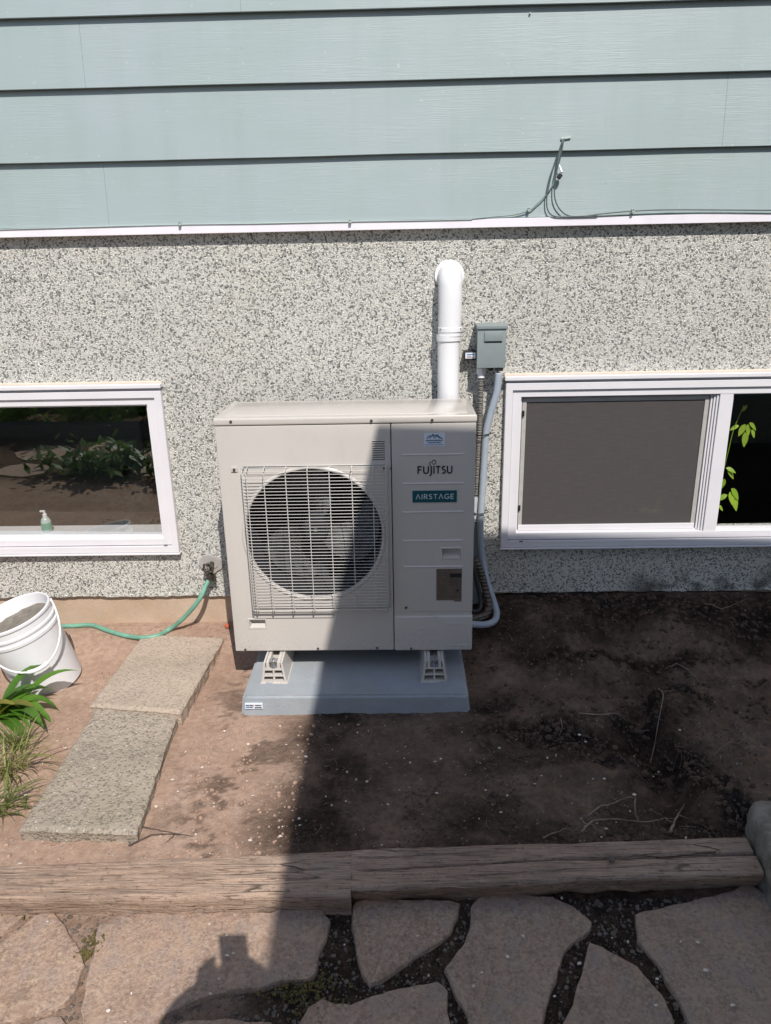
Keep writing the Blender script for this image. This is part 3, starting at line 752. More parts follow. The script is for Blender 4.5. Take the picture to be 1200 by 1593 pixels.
# windows -----------------------------------------------------------
def window(w, right):
    x0, x1, z0, z1 = w['x0'], w['x1'], w['z0'], w['z1']
    bm = BM(); frame(bm, x0, x1, z0, z1-.022, .030, -.030, .02)
    wf = build('window', bm, M['vinyl'], house)
    bm = BM(); frame(bm, x0+.032, x1-.032, z0+.034, z1-.046, .036, -.020, .05, wb=.030); build('frame', bm, M['vinyl'], wf)
    bm = BM(); box(bm, (x0-.006, -.040, z1-.010), (x1+.004, .0, z1+.006), .002); build('drip_cap', bm, M['vinyl'], wf)
    bm = BM(); box(bm, (x0-.003, -.036, z0-.010), (x1+.003, -.002, z0-.0015), .003); build('sill', bm, M['vinyl'], wf)
    bm = BM(); box(bm, (x0+.005, -.016, z1-.0215), (x1-.005, .0, z1-.0105)); build('head_strip', bm, M['vinyl'], wf)
    bm = BM()
    tube(bm, [(x0-.004, -.001, z1+.010), (x1+.002, -.001, z1+.010)], .006, 6); build('sealant_bead', bm, M['bead'], wf)
    xa, xb, za, zb = x0+.066, x1-.066, z0+.062, z1-.080
    dz = .06 if right else 0
    bm = BM(); box(bm, (xa-.03, .07, za-.05-dz), (xb+.03, .22, za-.012-dz), .003); build('inner_sill', bm, M['vinyl'] if not right else M['room'], wf)
    return wf, xa, xb, za, zb
wl, xa, xb, za, zb = window(LW, False)
bm = BM(); frame(bm, xa+.001, xb-.001, za+.001, zb-.001, .009, -.006, .04); build('glazing_bead', bm, M['vinyl'], wl)
def pane(x0, x1, z0, z1, y, mat, par, yaw=0.0, pit=0.0):
    bm = BM(); cx, cz = (x0+x1)/2, (z0+z1)/2; vs = []
    for x, z in ((x0, z0), (x1, z0), (x1, z1), (x0, z1)): vs.append(bm.verts.new((x, y+(x-cx)*yaw+(z-cz)*pit, z)))
    bm.faces.new(vs); return build('pane', bm, mat, par)
pane(xa+.004, xb-.004, za+.004, zb-.004, .026, M['glassL'], wl, yaw=-.026, pit=-.032)
wr, xa, xb, za, zb = window(RW, True)
md = 2.075                                   # meeting stile
m0 = U(1120, 700, y=-.02).x
bm = BM(); box(bm, (m0-.026, -.0185, za), (m0+.030, .045, zb), .002); build('meeting_stile', bm, M['vinyl'], wr)
bm = BM(); frame(bm, xa+.001, m0-.027, za+.001, zb-.001, .008, .0, .04); build('glazing_bead', bm, M['vinyl'], wr)
for k in range(3):
    bm = BM(); box(bm, (m0-.036-.010*k, -.012+.006*k, za+.004), (m0-.0285-.010*k, .04, zb-.004), .001); build('track_rib', bm, M['vinyl'], wr)
sx1 = m0-.060
bm = BM(); frame(bm, xa+.012, sx1, za+.004, zb-.012, .018, .004, .012); sf = build('screen_frame', bm, plain('tan_screen_frame', (.44, .42, .40), .5), wr)
bm = BM(); box(bm, (xa+.014, .0, za+.006), (sx1-.002, .010, za+.034), .002); build('bottom_rail', bm, M['vinyl'], sf)
bm = BM(); vs = [bm.verts.new(p) for p in ((xa+.028, .008, za+.03), (sx1-.016, .008, za+.03), (sx1-.016, .008, zb-.028), (xa+.028, .008, zb-.028))]; bm.faces.new(vs)
build('insect_screen', bm, M['screen'], sf)
for zz in (U(824, 643, y=0).z, U(815, 790, y=0).z):
    bm = BM(); box(bm, (xa+.010, -.006, zz-.012), (xa+.021, .004, zz+.012), .001); build('screen_latch', bm, M['black'], sf)
pane(xa+.008, sx1, za+.008, zb-.008, .030, M['glassR'], wr)
bm = BM(); frame(bm, m0+.0305, xb-.001, za+.001, zb-.001, .007, -.004, .04); build('glazing_bead', bm, M['vinyl'], wr)
pane(m0+.036, xb-.006, za+.006, zb-.006, .026, M['glassR'], wr)
# weep slots
for a, b in ((811, 842), (258, 848)):
    p = U(a, b, y=-.03); bm = BM(); box(bm, (p.x-.008, -.0325, p.z-.002), (p.x+.008, -.029, p.z+.002)); build('weep_slot', bm, M['black'], wr if a > 600 else wl)

# soap bottle on the inside sill
p = U(72, 815, y=.14); sb = empty('soap_bottle', (p.x, .14, LW['z0']+.05), 'small clear soap bottle with white cap on the inside sill of the left window', 'bottle')
bm = BM(); lathe(bm, [(.001, 0), (.022, .001), (.024, .01), (.023, .055), (.016, .068), (.008, .075)], Matrix.Translation(ROOT[sb.name]), 18); build('bottle', bm, M['soap'], sb, True)
bm = BM(); lathe(bm, [(.0245, .012), (.0247, .014), (.0240, .045), (.0235, .046)], Matrix.Translation(ROOT[sb.name]), 18); build('label', bm, M['soapg'], sb, True)
bm = BM(); lathe(bm, [(.010, .072), (.010, .088), (.005, .090), (.005, .104), (.001, .105)], Matrix.Translation(ROOT[sb.name]), 14); box(bm, tuple(ROOT[sb.name]+Vector((-.02, -.004, .098))), tuple(ROOT[sb.name]+Vector((.004, .004, .106))), .001); build('cap', bm, M['pipe'], sb, True, 40)

# vine plant added just inside the right-hand pane in place of reflected leaves
def leaf_bm(bm, base, dirv, L, Wd, droop=.5, nrm=Vector((0, -.8, .6)), fold=.25, n=7):
    dirv = dirv.normalized(); side = dirv.cross(nrm).normalized(); up = side.cross(dirv).normalized(); rows = []
    p = Vector(base); d = dirv.copy()
    for i in range(n+1):
        t = i/n; w = Wd*.5*math.sin(math.pi*min(1, t**.75*.98+.02))**.9
        rows.append([bm.verts.new(p-side*w+up*w*fold), bm.verts.new(p), bm.verts.new(p+side*w+up*w*fold)])
        d = (d+Vector((0, 0, -droop/n))).normalized(); p = p+d*L/n
    for i in range(n):
        for k in range(2): bm.faces.new((rows[i][k], rows[i][k+1], rows[i+1][k+1], rows[i+1][k]))
vp = empty('reflection_vine', U(1118, 806, y=.12), 'leafy green vine added behind the right-hand window pane in place of a reflection', 'plant')
bm = BM(); stem = catmull([U(1116, 806, y=.1), U(1113, 780, y=.1), U(1124, 740, y=.1), U(1134, 700, y=.1), U(1142, 668, y=.1), U(1158, 630, y=.1)], 6); tube(bm, stem, .0018, 5); build('stem', bm, M['vine'], vp, True)
for (a, b, dx, dz, L) in ((1150, 662, -.9, -.3, .06), (1160, 660, -.4, -.8, .085), (1163, 660, .3, -.9, .08), (1166, 658, .8, -.5, .075), (1160, 672, .1, -1, .10), (1170, 668, .5, -1, .06), (1132, 730, .6, -.6, .085), (1130, 728, .9, -.2, .07),
                       (1138, 760, .7, -.7, .1), (1136, 765, .3, -1, .09), (1132, 770, -.8, -.3, .08), (1140, 772, .5, -1, .11), (1128, 745, -.3, -.9, .07), (1112, 790, .3, -1, .06), (1118, 786, .7, -.6, .05), (1155, 640, .3, .6, .05)):
    bm = BM(); leaf_bm(bm, U(a, b, y=.1), Vector((dx, random.uniform(-.3, .1), dz)), L*.72, L*.30, .5); build('leaf', bm, M['vine'], vp, True)
vp2 = empty('seedling', U(1010, 800, y=.12), 'small pale seedling added behind the insect screen in place of a reflection', 'plant')  # leaves added here to stand for a reflection on the glass
for (a, b, dx, dz, L) in ((1008, 796, -1, .3, .05), (1008, 796, -.5, .6, .05), (1010, 797, .6, .3, .05), (1025, 790, -.1, 1, .05)):
    bm = BM(); leaf_bm(bm, U(a, b, y=.1), Vector((dx, 0, dz)), L, L*.35, .3); build('leaf', bm, M['vine'], vp2, True)

# mortar patch round the tap
bm = BM(); c = U(327, 876, y=0)
pts = [(c.x+.004+r*math.cos(a), c.z-.002+r*.85*math.sin(a)) for k in range(28) for a, r in [(k*2*math.pi/28, .052+.010*float(fbm(k*.5, 3, 77, 2)))]]
prism(bm, pts, -.009, .004); build('mortar_patch', bm, M['patch'], house, False)
bm = BM(); prism(bm, [(c.x+.014+.030*math.cos(k*.35), c.z+.006+.028*math.sin(k*.35)) for k in range(18)], -.0125, -.008); build('mortar_collar', bm, M['patch'], house)

# ================================================================ CONCRETE PAD + RISERS
pA = U(375, 1113, z=0.0); pB = U(733, 1110, z=0.0); pf = (pA.y+pB.y)/2
pad = empty('equipment_pad', ((pA.x+pB.x)/2, pf+.3, -.01), 'blue-grey concrete pad under the heat pump', 'pad')
bm = BM(); px0, px1 = pA.x, pB.x
t = BM(); bmesh.ops.create_cube(t, size=1)
for v in t.verts:
    v.co = Vector(((px0+px1)/2+v.co.x*(px1-px0), pf+.30+v.co.y*.60, .035+v.co.z*.09))
    if v.co.z > .04: v.co.x += .010 if v.co.x < .5 else -.010; v.co.y += .008 if v.co.y < pf+.3 else 0
te = [e for e in t.edges if all(v.co.z > .04 for v in e.verts) or abs(e.verts[0].co.z-e.verts[1].co.z) > .05]
bmesh.ops.bevel(t, geom=te, offset=.010, segments=3, affect='EDGES')
bmesh.ops.subdivide_edges(t, edges=[e for e in t.edges if e.calc_length() > .3], cuts=60, use_grid_fill=True)
for v in t.verts:
    v.co.y += .003*float(fbm(v.co.x*30, v.co.z*60, 141, 3)); v.co.z += .0015*float(fbm(v.co.x*14, v.co.y*14, 143, 3))
join(bm, t); build('slab', bm, M['pad'], pad, True, 35)
# barcode sticker on the pad's front
s0 = U(381, 1095, y=pf-.003); s1 = U(409, 1103, y=pf-.003)
bm = BM(); box(bm, (s0.x, pf-.0035, s1.z), (s1.x, pf+.004, s0.z)); st = build('sticker', bm, M['sticker'], pad)
for (x0, x1, zz, hh, c_) in ((.05, .25, .68, .16, 'ink'), (.28, .42, .70, .2, 'blueink'), (.58, .93, .68, .14, 'ink'), (.05, .45, .35, .1, 'blueink'), (.55, .95, .30, .12, 'ratingink'), (.30, .5, .68, .18, 'orange')):
    bm = BM(); w = s1.x-s0.x; h = s0.z-s1.z
    box(bm, (s0.x+w*x0, pf-.0042-.0002*len(c_), s1.z+h*(zz-hh/2)), (s0.x+w*x1, pf-.0034, s1.z+h*(zz+hh/2))); build('print', bm, M[c_], st)

def riser(px, py, label):
    f = U(px, py, z=.079); x, y = f.x, f.y; w0, w1, h = .104, .076, .094; dpt = .34
    r = empty('riser_block', (x, y+dpt/2, .079), label, 'riser block', 'beige plastic riser blocks under the heat pump')
    bm = BM(); zb = .079
    def hw(z): return (w0+(w1-w0)*z/h)/2
    # outer side walls, mid web, shelves: hollow trapezoid extrusion
    for s in (-1, 1):
        prism(bm, [(x+s*hw(0), zb), (x+s*(hw(0)-.009), zb), (x+s*(hw(h)-.008), zb+h), (x+s*hw(h), zb+h)], y, y+dpt)
    prism(bm, [(x-.0035, zb+.002), (x+.0035, zb+.002), (x+.0035, zb+.058), (x-.0035, zb+.058)], y+.003, y+dpt-.003)
    for z, th in ((.0015, .006), (.030, .006), (.058, .008)):
        q = hw(z)-.006; prism(bm, [(x-q, zb+z), (x+q, zb+z), (x+q, zb+z+th), (x-q, zb+z+th)], y+.001+z*.01, y+dpt-.002)
    box(bm, (x-w0/2+.008, y-.0, zb-.0), (x+w0/2-.008, y+.006, zb+.001))
    # top channel lips
    for s in (-1, 1): box(bm, (x+s*.022-.006, y+.002, zb+.066), (x+s*.022+.006, y+dpt-.002, zb+h-.001))
    box(bm, (x-w0/2-.003, y-.006, zb-.0005), (x+w0/2+.003, y+dpt, zb+.0015))
    bm2 = BM(); box(bm2, (x-.03, y+.17, zb+.003), (x+.03, y+.175, zb+.085)); build('inner_wall', bm2, M['dark'], r)
    build('block', bm, M['case'] if True else 0, r)
    bm = BM(); cyl(bm, (x, y+.016, zb+.086), (0, 0, 1), .0055, .046, 10); cyl(bm, (x, y+.016, zb+.076), (0, 0, 1), .011, .009, 6); cyl(bm, (x, y+.016, zb+.089), (0, 0, 1), .0105, .008, 6); cyl(bm, (x, y+.016, zb+.070), (0, 0, 1), .015, .002, 14)
    box(bm, (x-.017, y+.004, zb+.093), (x+.017, y+.034, zb+.0965)); build('bolt', bm, M['steel'], r, True, 30)
riser(427, 1063, 'beige hollow riser block in the sun under the left end of the heat pump')
riser(676, 1061, 'hollow riser block in the shade under the right end of the heat pump')

# ================================================================ HEAT PUMP
UY = -.49; UZ = .180; UW, UD, UH = .970, .340, .972
hp = empty('heat_pump', (UW/2, UY+UD/2, UZ), 'beige heat pump outdoor unit with fan grille standing on the concrete pad', 'heat pump')
def F(px, py, y=UY): return U(px, py, y=y)
sx = (F(609, 660).x+F(613, 1008).x)/2          # seam between front panel and service panel
fc = F(488.5, 833); fR = (F(597, 833).x-F(380, 833).x)/2*1.0
ztop = UZ+UH
lidb = F(500, 660).z
bm = BM(); box(bm, (0, UY, UZ), (sx-.0015, UY+.022, lidb-.0015), .006, seg=3); fp = build('front_panel', bm, M['case'], hp, True, 30)
bm = BM(); cyl(bm, (fc.x, UY, fc.z), (0, 1, 0), fR, .1, 96)
h0, h1 = F(388, 964), F(414, 977)
box(bm, (h0.x, UY-.05, h1.z), (h1.x, UY+.05, h0.z))
v0, v1 = F(579, 685), F(599, 716); ns = 9
for k in range(ns):
    z = v1.z+(v0.z-v1.z)*(k+.5)/ns; box(bm, (v0.x, UY-.05, z-.0028), (v1.x, UY+.05, z+.0018))
cut(fp, bm)
bm = BM(); box(bm, (v0.x-.01, UY+.0225, v1.z-.01), (v1.x+.01, UY+.03, v0.z+.01)); build('vent_backing', bm, M['dark'], hp)
for k in range(ns):
    z = v1.z+(v0.z-v1.z)*(k+.5)/ns
    bm = BM(); box(bm, (v0.x, UY-.004, z+.0005), (v1.x, UY+.006, z+.0020), rot=Matrix.Rotation(-.5, 3, 'X')); build('louvre', bm, M['case'], hp)
def recess(h0, h1, y=UY):
    bm = BM(); d = .026
    x0, x1, z0, z1 = h0.x, h1.x, h1.z, h0.z
    a = [bm.verts.new(p) for p in ((x0, y+.001, z0), (x1, y+.001, z0), (x1, y+.001, z1), (x0, y+.001, z1))]
    b = [bm.verts.new(p) for p in ((x0+.007, y+d, z0+.014), (x1-.007, y+d, z0+.014), (x1-.004, y+d, z1-.002), (x0+.004, y+d, z1-.002))]
    for i in range(4): bm.faces.new((a[i], a[(i+1) % 4], b[(i+1) % 4], b[i]))
    bm.faces.new(b)
    frame(bm, x0-.007, x1+.007, z0-.005, z1+.006, .007, y-.002, y+.001, wb=.005, wt=.006)
    return build('handle_recess', bm, M['case'], hp)
recess(h0, h1)
# service panel and lower valve cover
zs = F(670, 953).z; zs2 = F(670, 958.5).z
bm = BM(); box(bm, (sx+.0015, UY, zs+.0015), (UW, UY+.022, lidb-.0015), .005, seg=3); sp = build('service_panel', bm, M['case'], hp, True, 30)
q0, q1 = F(688, 853.5), F(717, 868.5)
bm = BM(); box(bm, (q0.x, UY-.05, q1.z), (q1.x, UY+.05, q0.z))
grv = [F(675, y).z for y in (707, 752, 796.5, 841, 881.5)]; gx0, gx1 = F(626, 800).x, F(722, 800).x
cut(sp, bm)
recess(q0, q1)
for z in grv:      # pressed ribs
    bm = BM(); 
    a = [(gx0, UY+.0005, z+.006), (gx1, UY+.0005, z+.006), (gx1-.004, UY-.0028, z-.0008), (gx0+.004, UY-.0028, z-.0008)]
    b = [(gx0, UY+.0005, z-.0032), (gx1, UY+.0005, z-.0032)]
    va = [bm.verts.new(p) for p in a]; vb = [bm.verts.new(p) for p in b]
    bm.faces.new(va); bm.faces.new((va[3], va[2], vb[1], vb[0])); bm.faces.new((va[0], va[3], vb[0])); bm.faces.new((va[2], va[1], vb[1]))
    build('pressed_rib', bm, M['case'], sp)
bm = BM(); box(bm, (sx+.0015, UY-.0045, UZ), (UW+.001, UY+.05, zs2), .006, seg=3); vc = build('valve_cover', bm, M['case'], hp, True, 30)
bm = BM(); box(bm, (sx+.002, UY+.003, zs2-.01), (UW-.002, UY+.03, zs+.01)); build('cover_step', bm, M['case'], hp)
for (a, b, r) in ((657, 982, .018), (677, 963, .011), (677, 981, .012), (677, 997, .014)):
    p = F(a, b, UY-.0045); bm = BM(); lathe(bm, [(r*.75, 0.003), (r*.8, .0), (r*.86, -.0012), (r, -.0012), (r*1.08, .003)], Matrix.Translation((p.x, UY-.0045, p.z)) @ Matrix.Rotation(math.radians(-90), 4, 'X'), 24); build('knockout', bm, M['case'], vc, True)
for (a0, b0, a1, b1) in ((694, 970, 726, 970), (692, 1003, 726, 1003), (725, 1003, 725.8, 1010)):
    p, q = F(a0, b0, UY-.0045), F(a1, b1, UY-.0045); bm = BM(); box(bm, (p.x, UY-.0062, min(p.z, q.z)-.0012), (q.x, UY-.003, max(p.z, q.z)+.0012), .0005); build('pressed_line', bm, M['case'], vc)
# lid
bm = BM(); box(bm, (-.003, UY-.004, lidb), (UW+.003, UY+UD+.003, ztop), .008, seg=4); lid = build('lid', bm, M['lid'], hp, True, 30)
bm = BM(); box(bm, (.03, UY+.04, ztop-.003), (UW-.03, UY+UD-.04, ztop+.002), .002); build('raised_field', bm, M['lid'], lid, True, 30)
# sides, back, base
bm = BM(); box(bm, (0, UY+.022, UZ), (.012, UY+UD-.03, lidb)); build('side_panel', bm, M['case'], hp)
bm = BM(); box(bm, (UW-.012, UY+.022, UZ), (UW, UY+UD, lidb)); build('side_panel', bm, M['case'], hp)
bm = BM(); box(bm, (.0, UY+.018, UZ-.004), (UW, UY+UD, UZ+.02), .002); build('base_pan', bm, M['case'], hp)
bm = BM(); box(bm, (.012, UY+UD-.05, UZ+.02), (UW-.012, UY+UD-.012, lidb)); build('coil', bm, M['coil'], hp)
bm = BM(); box(bm, (sx+.0, UY+.03, UZ+.02), (sx+.008, UY+UD-.05, lidb)); build('partition', bm, M['dark'], hp)
# bell mouth
bm = BM(); lathe(bm, [(fR*1.04, .0005), (fR*1.02, -.004), (fR*1.0, -.005), (fR*.985, -.002), (fR*.975, .01), (fR*.97, .09)], Matrix.Translation((fc.x, UY, fc.z)) @ Matrix.Rotation(math.radians(-90), 4, 'X'), 96)
build('bell_mouth', bm, M['case'], hp, True)
bm = BM(); lathe(bm, [(fR*.968, .012), (fR*.966, .19)], Matrix.Translation((fc.x, UY, fc.z)) @ Matrix.Rotation(math.radians(-90), 4, 'X'), 96)
build('dark_shroud', bm, M['fan'], hp, True)
# fan
bm = BM(); cyl(bm, (fc.x, UY+.115, fc.z), (0, 1, 0), .052, .07, 32); lathe(bm, [(.052, -.035), (.046, -.045), (.02, -.05), (.001, -.05)], Matrix.Translation((fc.x, UY+.115, fc.z)) @ Matrix.Rotation(math.radians(-90), 4, 'X'), 32)
fan = build('fan', bm, M['fan'], hp, True, 40)
bm = BM(); cyl(bm, (fc.x, UY+.064, fc.z), (0, 1, 0), .009, .012, 6); build('hub_nut', bm, M['steel'], fan)
for b3 in range(3):
    a0 = math.radians(-42+120*b3); bm = BM(); rows = []; nr, na = 9, 12
    for i in range(nr):
        r = .048+(fR*.93-.048)*i/(nr-1); t = i/(nr-1)
        span = math.radians(50+34*t-14*t*t); sweep = math.radians(38)*t**1.3
        row = []
        for j in range(na):
            s = j/(na-1); a = a0+sweep*1.0-span/2+span*s
            yy = UY+.092+.075*(s)-.012*math.sin(math.pi*s)+.01*t
            rr = r*(1-.10*(s-.55)**2*t*3)
            row.append(bm.verts.new((fc.x+rr*math.cos(a), yy, fc.z+rr*math.sin(a))))
        rows.append(row)
    for i in range(nr-1):
        for j in range(na-1): bm.faces.new((rows[i][j], rows[i][j+1], rows[i+1][j+1], rows[i+1][j]))
    bmesh.ops.solidify(bm, geom=bm.faces[:], thickness=.003)
    build('blade', bm, M['fandust'], fan, True, 60)
bm = BM(); box(bm, (fc.x-.03, UY+.20, UZ+.02), (fc.x+.03, UY+.22, lidb)); build('motor_bracket', bm, M['steel'] if False else M['fan'], hp)
# guard: horizontal wires and verticals, bent back round the sides and bottom
gy = UY-.048
g0, g1 = F(385, 731, gy), F(602, 950, gy)
gx_0, gx_1, gz1, gz0 = F(379, 800, gy).x, F(603.5, 800, gy).x, F(488, 729, gy).z, F(488, 953, gy).z
NH = 45; bm = BM(); wr_ = .0013
def hline(z, y=None, r=wr_):
    y = gy if y is None else y
    c = .016
    tube(bm, [(gx_0, UY-.001, z), (gx_0, y+c, z), (gx_0+c*.3, y+c*.3, z), (gx_0+c, y, z), (gx_1-c, y, z), (gx_1-c*.3, y+c*.3, z), (gx_1, y+c, z), (gx_1, UY-.001, z)], r, 6)
for k in range(NH): hline(gz1-.010-(gz1-gz0-.02)*k/(NH-1))
build('guard_bars', bm, M['wire'], hp, True)['kind'] = 'stuff'
bm = BM()
vxs = [F(p, 850, gy).x for p in (392, 418, 451, 484, 517, 551, 583)]+[gx_1-.006, gx_0+.006]
for i, x in enumerate(vxs):
    y = gy+.0022; c = .016
    tube(bm, [(x, UY-.001, gz1), (x, y+c, gz1), (x, y+c*.3, gz1-c*.3), (x, y, gz1-c), (x, y, gz0+c), (x, y+c*.3, gz0+c*.3), (x, y+c, gz0), (x, UY-.001, gz0)], .0019, 6)
for x in (gx_0, gx_1):
    for yy in (UY-.012, UY-.026): tube(bm, [(x+(.002 if x == gx_0 else -.002), yy, gz0), (x+(.002 if x == gx_0 else -.002), yy, gz1)], .0016, 6)
for yy, zz in ((UY-.004, gz0), (UY-.026, gz0+.001), (UY-.004, gz1), (UY-.03, gz1)): tube(bm, [(gx_0, yy, zz), (gx_1, yy, zz)], .0021, 6)
for x in (gx_0, gx_1): tube(bm, [(x, UY-.003, gz0), (x, UY-.003, gz1)], .002, 6)
build('guard_stays', bm, M['wire'], hp, True)
for a, b in ((365, 730), (598, 728)):
    p = F(a, b); bm = BM(); box(bm, (p.x-.012, UY-.005, p.z-.009), (p.x+.012, UY-.001, p.z+.009), .001); build('guard_tab', bm, M['wire'], hp)
for i, (a, b) in enumerate(((359.5, 655.5), (578, 654), (672.5, 653), (632, 945), (640, 1008), (382, 1010.5), (495, 1009), (587, 1008), (365, 730), (598, 728), (608, 728.5))):
    p = F(a, b); y = UY-.0045 if (b < 660 or i == 4) else (UY-.006 if i in (8, 9) else UY)
    bm = BM(); r = .0052 if i < 10 else .003
    cyl(bm, (p.x, y-.001, p.z), (0, 1, 0), r, .004, 12); box(bm, (p.x-r*.9, y-.0036, p.z-.0007), (p.x+r*.9, y-.0029, p.z+.0007)); build('screw', bm, M['screwm'], hp)
for a in (448, 516):
    p = F(a, 726); bm = BM(); box(bm, (p.x-.010, UY-.003, p.z-.0015), (p.x+.010, UY, p.z+.0015), .0005); build('guard_hook', bm, M['case'], hp)

# lettering -------------------------------------------------------------
def arc(cx, cz, rx, rz, a0, a1, n=12): return [(cx+rx*math.cos(math.radians(a0+(a1-a0)*k/n)), cz+rz*math.sin(math.radians(a0+(a1-a0)*k/n))) for k in range(n+1)]
GL = {
 'F': (.50, [[(.06, 0), (.06, 1)], [(.06, .94), (.5, .94)], [(.06, .52), (.44, .52)]]),
 'U': (.68, [[(.06, 1), (.06, .34)]+arc(.34, .34, .28, .29, 180, 360)[1:]+[(.62, 1)]]),
 'I': (.14, [[(.07, 0), (.07, 1)]]),
 'T': (.60, [[(.0, .94), (.60, .94)], [(.30, .94), (.30, 0)]]),
 'S': (.50, [arc(.26, .74, .20, .20, 40, 270, 14)+arc(.24, .27, .22, .22, 90, -140, 14)[1:]]),
 'A': (.66, [[(.02, 0), (.33, .96), (.64, 0)]]),
 'R': (.56, [[(.06, 0), (.06, .94), (.25, .94)]+arc(.27, .71, .22, .23, 90, -90, 10)[1:]+[(.07, .48)], [(.26, .48), (.54, 0)]]),
 'G': (.72, [arc(.40, .5, .35, .46, 48, 335, 20)+[(.70, .42)], [(.44, .42), (.71, .42)]]),
 'E': (.50, [[(.48, .94), (.06, .94), (.06, .06), (.48, .06)], [(.06, .5), (.42, .5)]]),
}
def ribbon(bm, pts, w, y, d=.0006):
    n = len(pts); P = [Vector((a, 0, b)) for a, b in pts]; L = []; Rr = []
    for i in range(n):
        t1 = (P[i]-P[max(0, i-1)]); t2 = (P[min(n-1, i+1)]-P[i])
        t1 = t1.normalized() if t1.length > 1e-9 else t2.normalized(); t2 = t2.normalized() if t2.length > 1e-9 else t1
        t = (t1+t2).normalized(); nn = Vector((-t.z, 0, t.x)); k = 1/max(.45, nn.dot(Vector((-t2.z, 0, t2.x))))
        L.append(P[i]+nn*w/2*k); Rr.append(P[i]-nn*w/2*k)
    f = lambda p, yy: bm.verts.new((p.x, yy, p.z))
    a = [f(p, y) for p in L]; b = [f(p, y) for p in Rr]; c = [f(p, y+d) for p in L]; e = [f(p, y+d) for p in Rr]
    for i in range(n-1):
        bm.faces.new((a[i], a[i+1], b[i+1], b[i])); bm.faces.new((a[i], c[i], c[i+1], a[i+1])); bm.faces.new((b[i], b[i+1], e[i+1], e[i]))
    bm.faces.new((a[0], b[0], e[0], c[0])); bm.faces.new((a[-1], c[-1], e[-1], b[-1]))
def word(name, txt, x0, x1, z0, z1, mat, par, y, wt=.16, gap=.16):
    tot = sum(GL[c][0] for c in txt)+gap*(len(txt)-1); s = (x1-x0)/tot; h = z1-z0; x = x0
    for c in txt:
        bm = BM(); wd, st = GL[c]
        for k, pl in enumerate(st): ribbon(bm, [(x+a*s, z0+b*h) for a, b in pl], wt*h*.9, y-.00015*k, .001)
        build(name, bm, mat, par); x += (wd+gap)*s
a, b = F(650, 737), F(704, 724.5)
# FUJITSU : the J carries the loops above it
H = b.z-a.z; tw = b.x-a.x
word('letter', 'FU', a.x, a.x+tw*.325, a.z, b.z, M['ink'], sp, UY-.0016, .19, .17)
word('letter', 'ITSU', a.x+tw*.455, b.x, a.z, b.z, M['ink'], sp, UY-.0016, .19, .17)
jx = a.x+tw*.385; bm = BM()
ribbon(bm, [(jx+.001, b.z), (jx+.001, a.z+H*.05), (jx-.0005, a.z-H*.16), (jx-.005, a.z-H*.32)], H*.17, UY-.0016, .001); build('letter', bm, M['ink'], sp)
bm = BM(); lx, lz = jx+.004, b.z+H*.36
ribbon(bm, [(jx+.001, b.z+.0005)]+catmull_pts if False else [(jx+.0008, b.z+.0005), (jx-.004, b.z+H*.18)]+arc(jx-.0005, b.z+H*.34, .0055, H*.19, 200, 60, 8)+[(jx+.006, b.z+H*.36)]+arc(jx+.0115, b.z+H*.52, .0070, H*.27, 215, 530, 16), H*.085, UY-.0014, .001)
build('logo_loops', bm, M['ink'], sp)
p0, p1 = F(642, 781.5), F(711, 762.5)
bm = BM(); box(bm, (p0.x, UY-.003, p0.z), (p1.x, UY-.0002, p1.z), .0006); bdg = build('badge', bm, M['teal'], sp)
word('letter', 'AIRSTAGE', p0.x+.013, p1.x-.011, p0.z+.0135, p1.z-.0135, M['silver'], bdg, UY-.0038, .17, .2)
# installer sticker with a mountain mark
p0, p1 = F(660, 694.5), F(692.5, 673); w, h = p1.x-p0.x, p1.z-p0.z
bm = BM(); box(bm, (p0.x, UY-.0012, p0.z), (p1.x, UY-.0002, p1.z)); stk = build('sticker', bm, M['sticker'], sp)
bm = BM(); P_ = lambda u, v: (p0.x+w*u, p0.z+h*v)
ribbon(bm, [P_(.12, .58), P_(.27, .80), P_(.33, .72), P_(.42, .90), P_(.52, .76), P_(.62, .86), P_(.72, .72), P_(.88, .56)], h*.07, UY-.0018)
ribbon(bm, [P_(.25, .60), P_(.42, .84), P_(.48, .62)], h*.05, UY-.0020); ribbon(bm, [P_(.52, .6), P_(.62, .8), P_(.74, .6)], h*.05, UY-.0022)
build('mountain_mark', bm, M['blueink'], stk)
for k, (z, x0, x1, hh) in enumerate(((.44, .1, .9, .10), (.28, .18, .82, .08), (.12, .06, .94, .04))):
    bm = BM(); u = x0
    while u < x1: l = random.uniform(.03, .09); ribbon(bm, [P_(u, z), P_(min(x1, u+l), z)], h*hh, UY-.0018); u += l+.02
    build('small_print', bm, M['blueink'], stk)
# rating label
p0, p1 = F(679, 934), F(719, 884.5); w, h = p1.x-p0.x, p1.z-p0.z
bm = BM(); box(bm, (p0.x, UY-.0012, p0.z), (p1.x, UY-.0002, p1.z)); box(bm, (p0.x+w*.7, UY-.0011, p0.z-.006), (p1.x-.0005, UY-.0002, p0.z+.001)); rl = build('rating_label', bm, M['rating'], sp)
bm = BM(); ribbon(bm, [P_(.52, .79), P_(.99, .79)], h*.13, UY-.0020); build('black_bar', bm, M['ink'], rl)
bm = BM()
for z in np.arange(.08, .97, .055):
    u = .05
    while u < (.5 if z > .7 else .92):
        l = random.uniform(.04, .2); ribbon(bm, [P_(u, z), P_(min(.95, u+l), z)], h*.014, UY-.0018); u += l+.03
for u in (.55, .63, .7, .77): ribbon(bm, [P_(u, .48), P_(u, .68)], h*.012, UY-.0021)
ribbon(bm, [P_(.8, .28), P_(.88, .36)], h*.06, UY-.0022)
build('small_print', bm, M['ratingink'], rl)

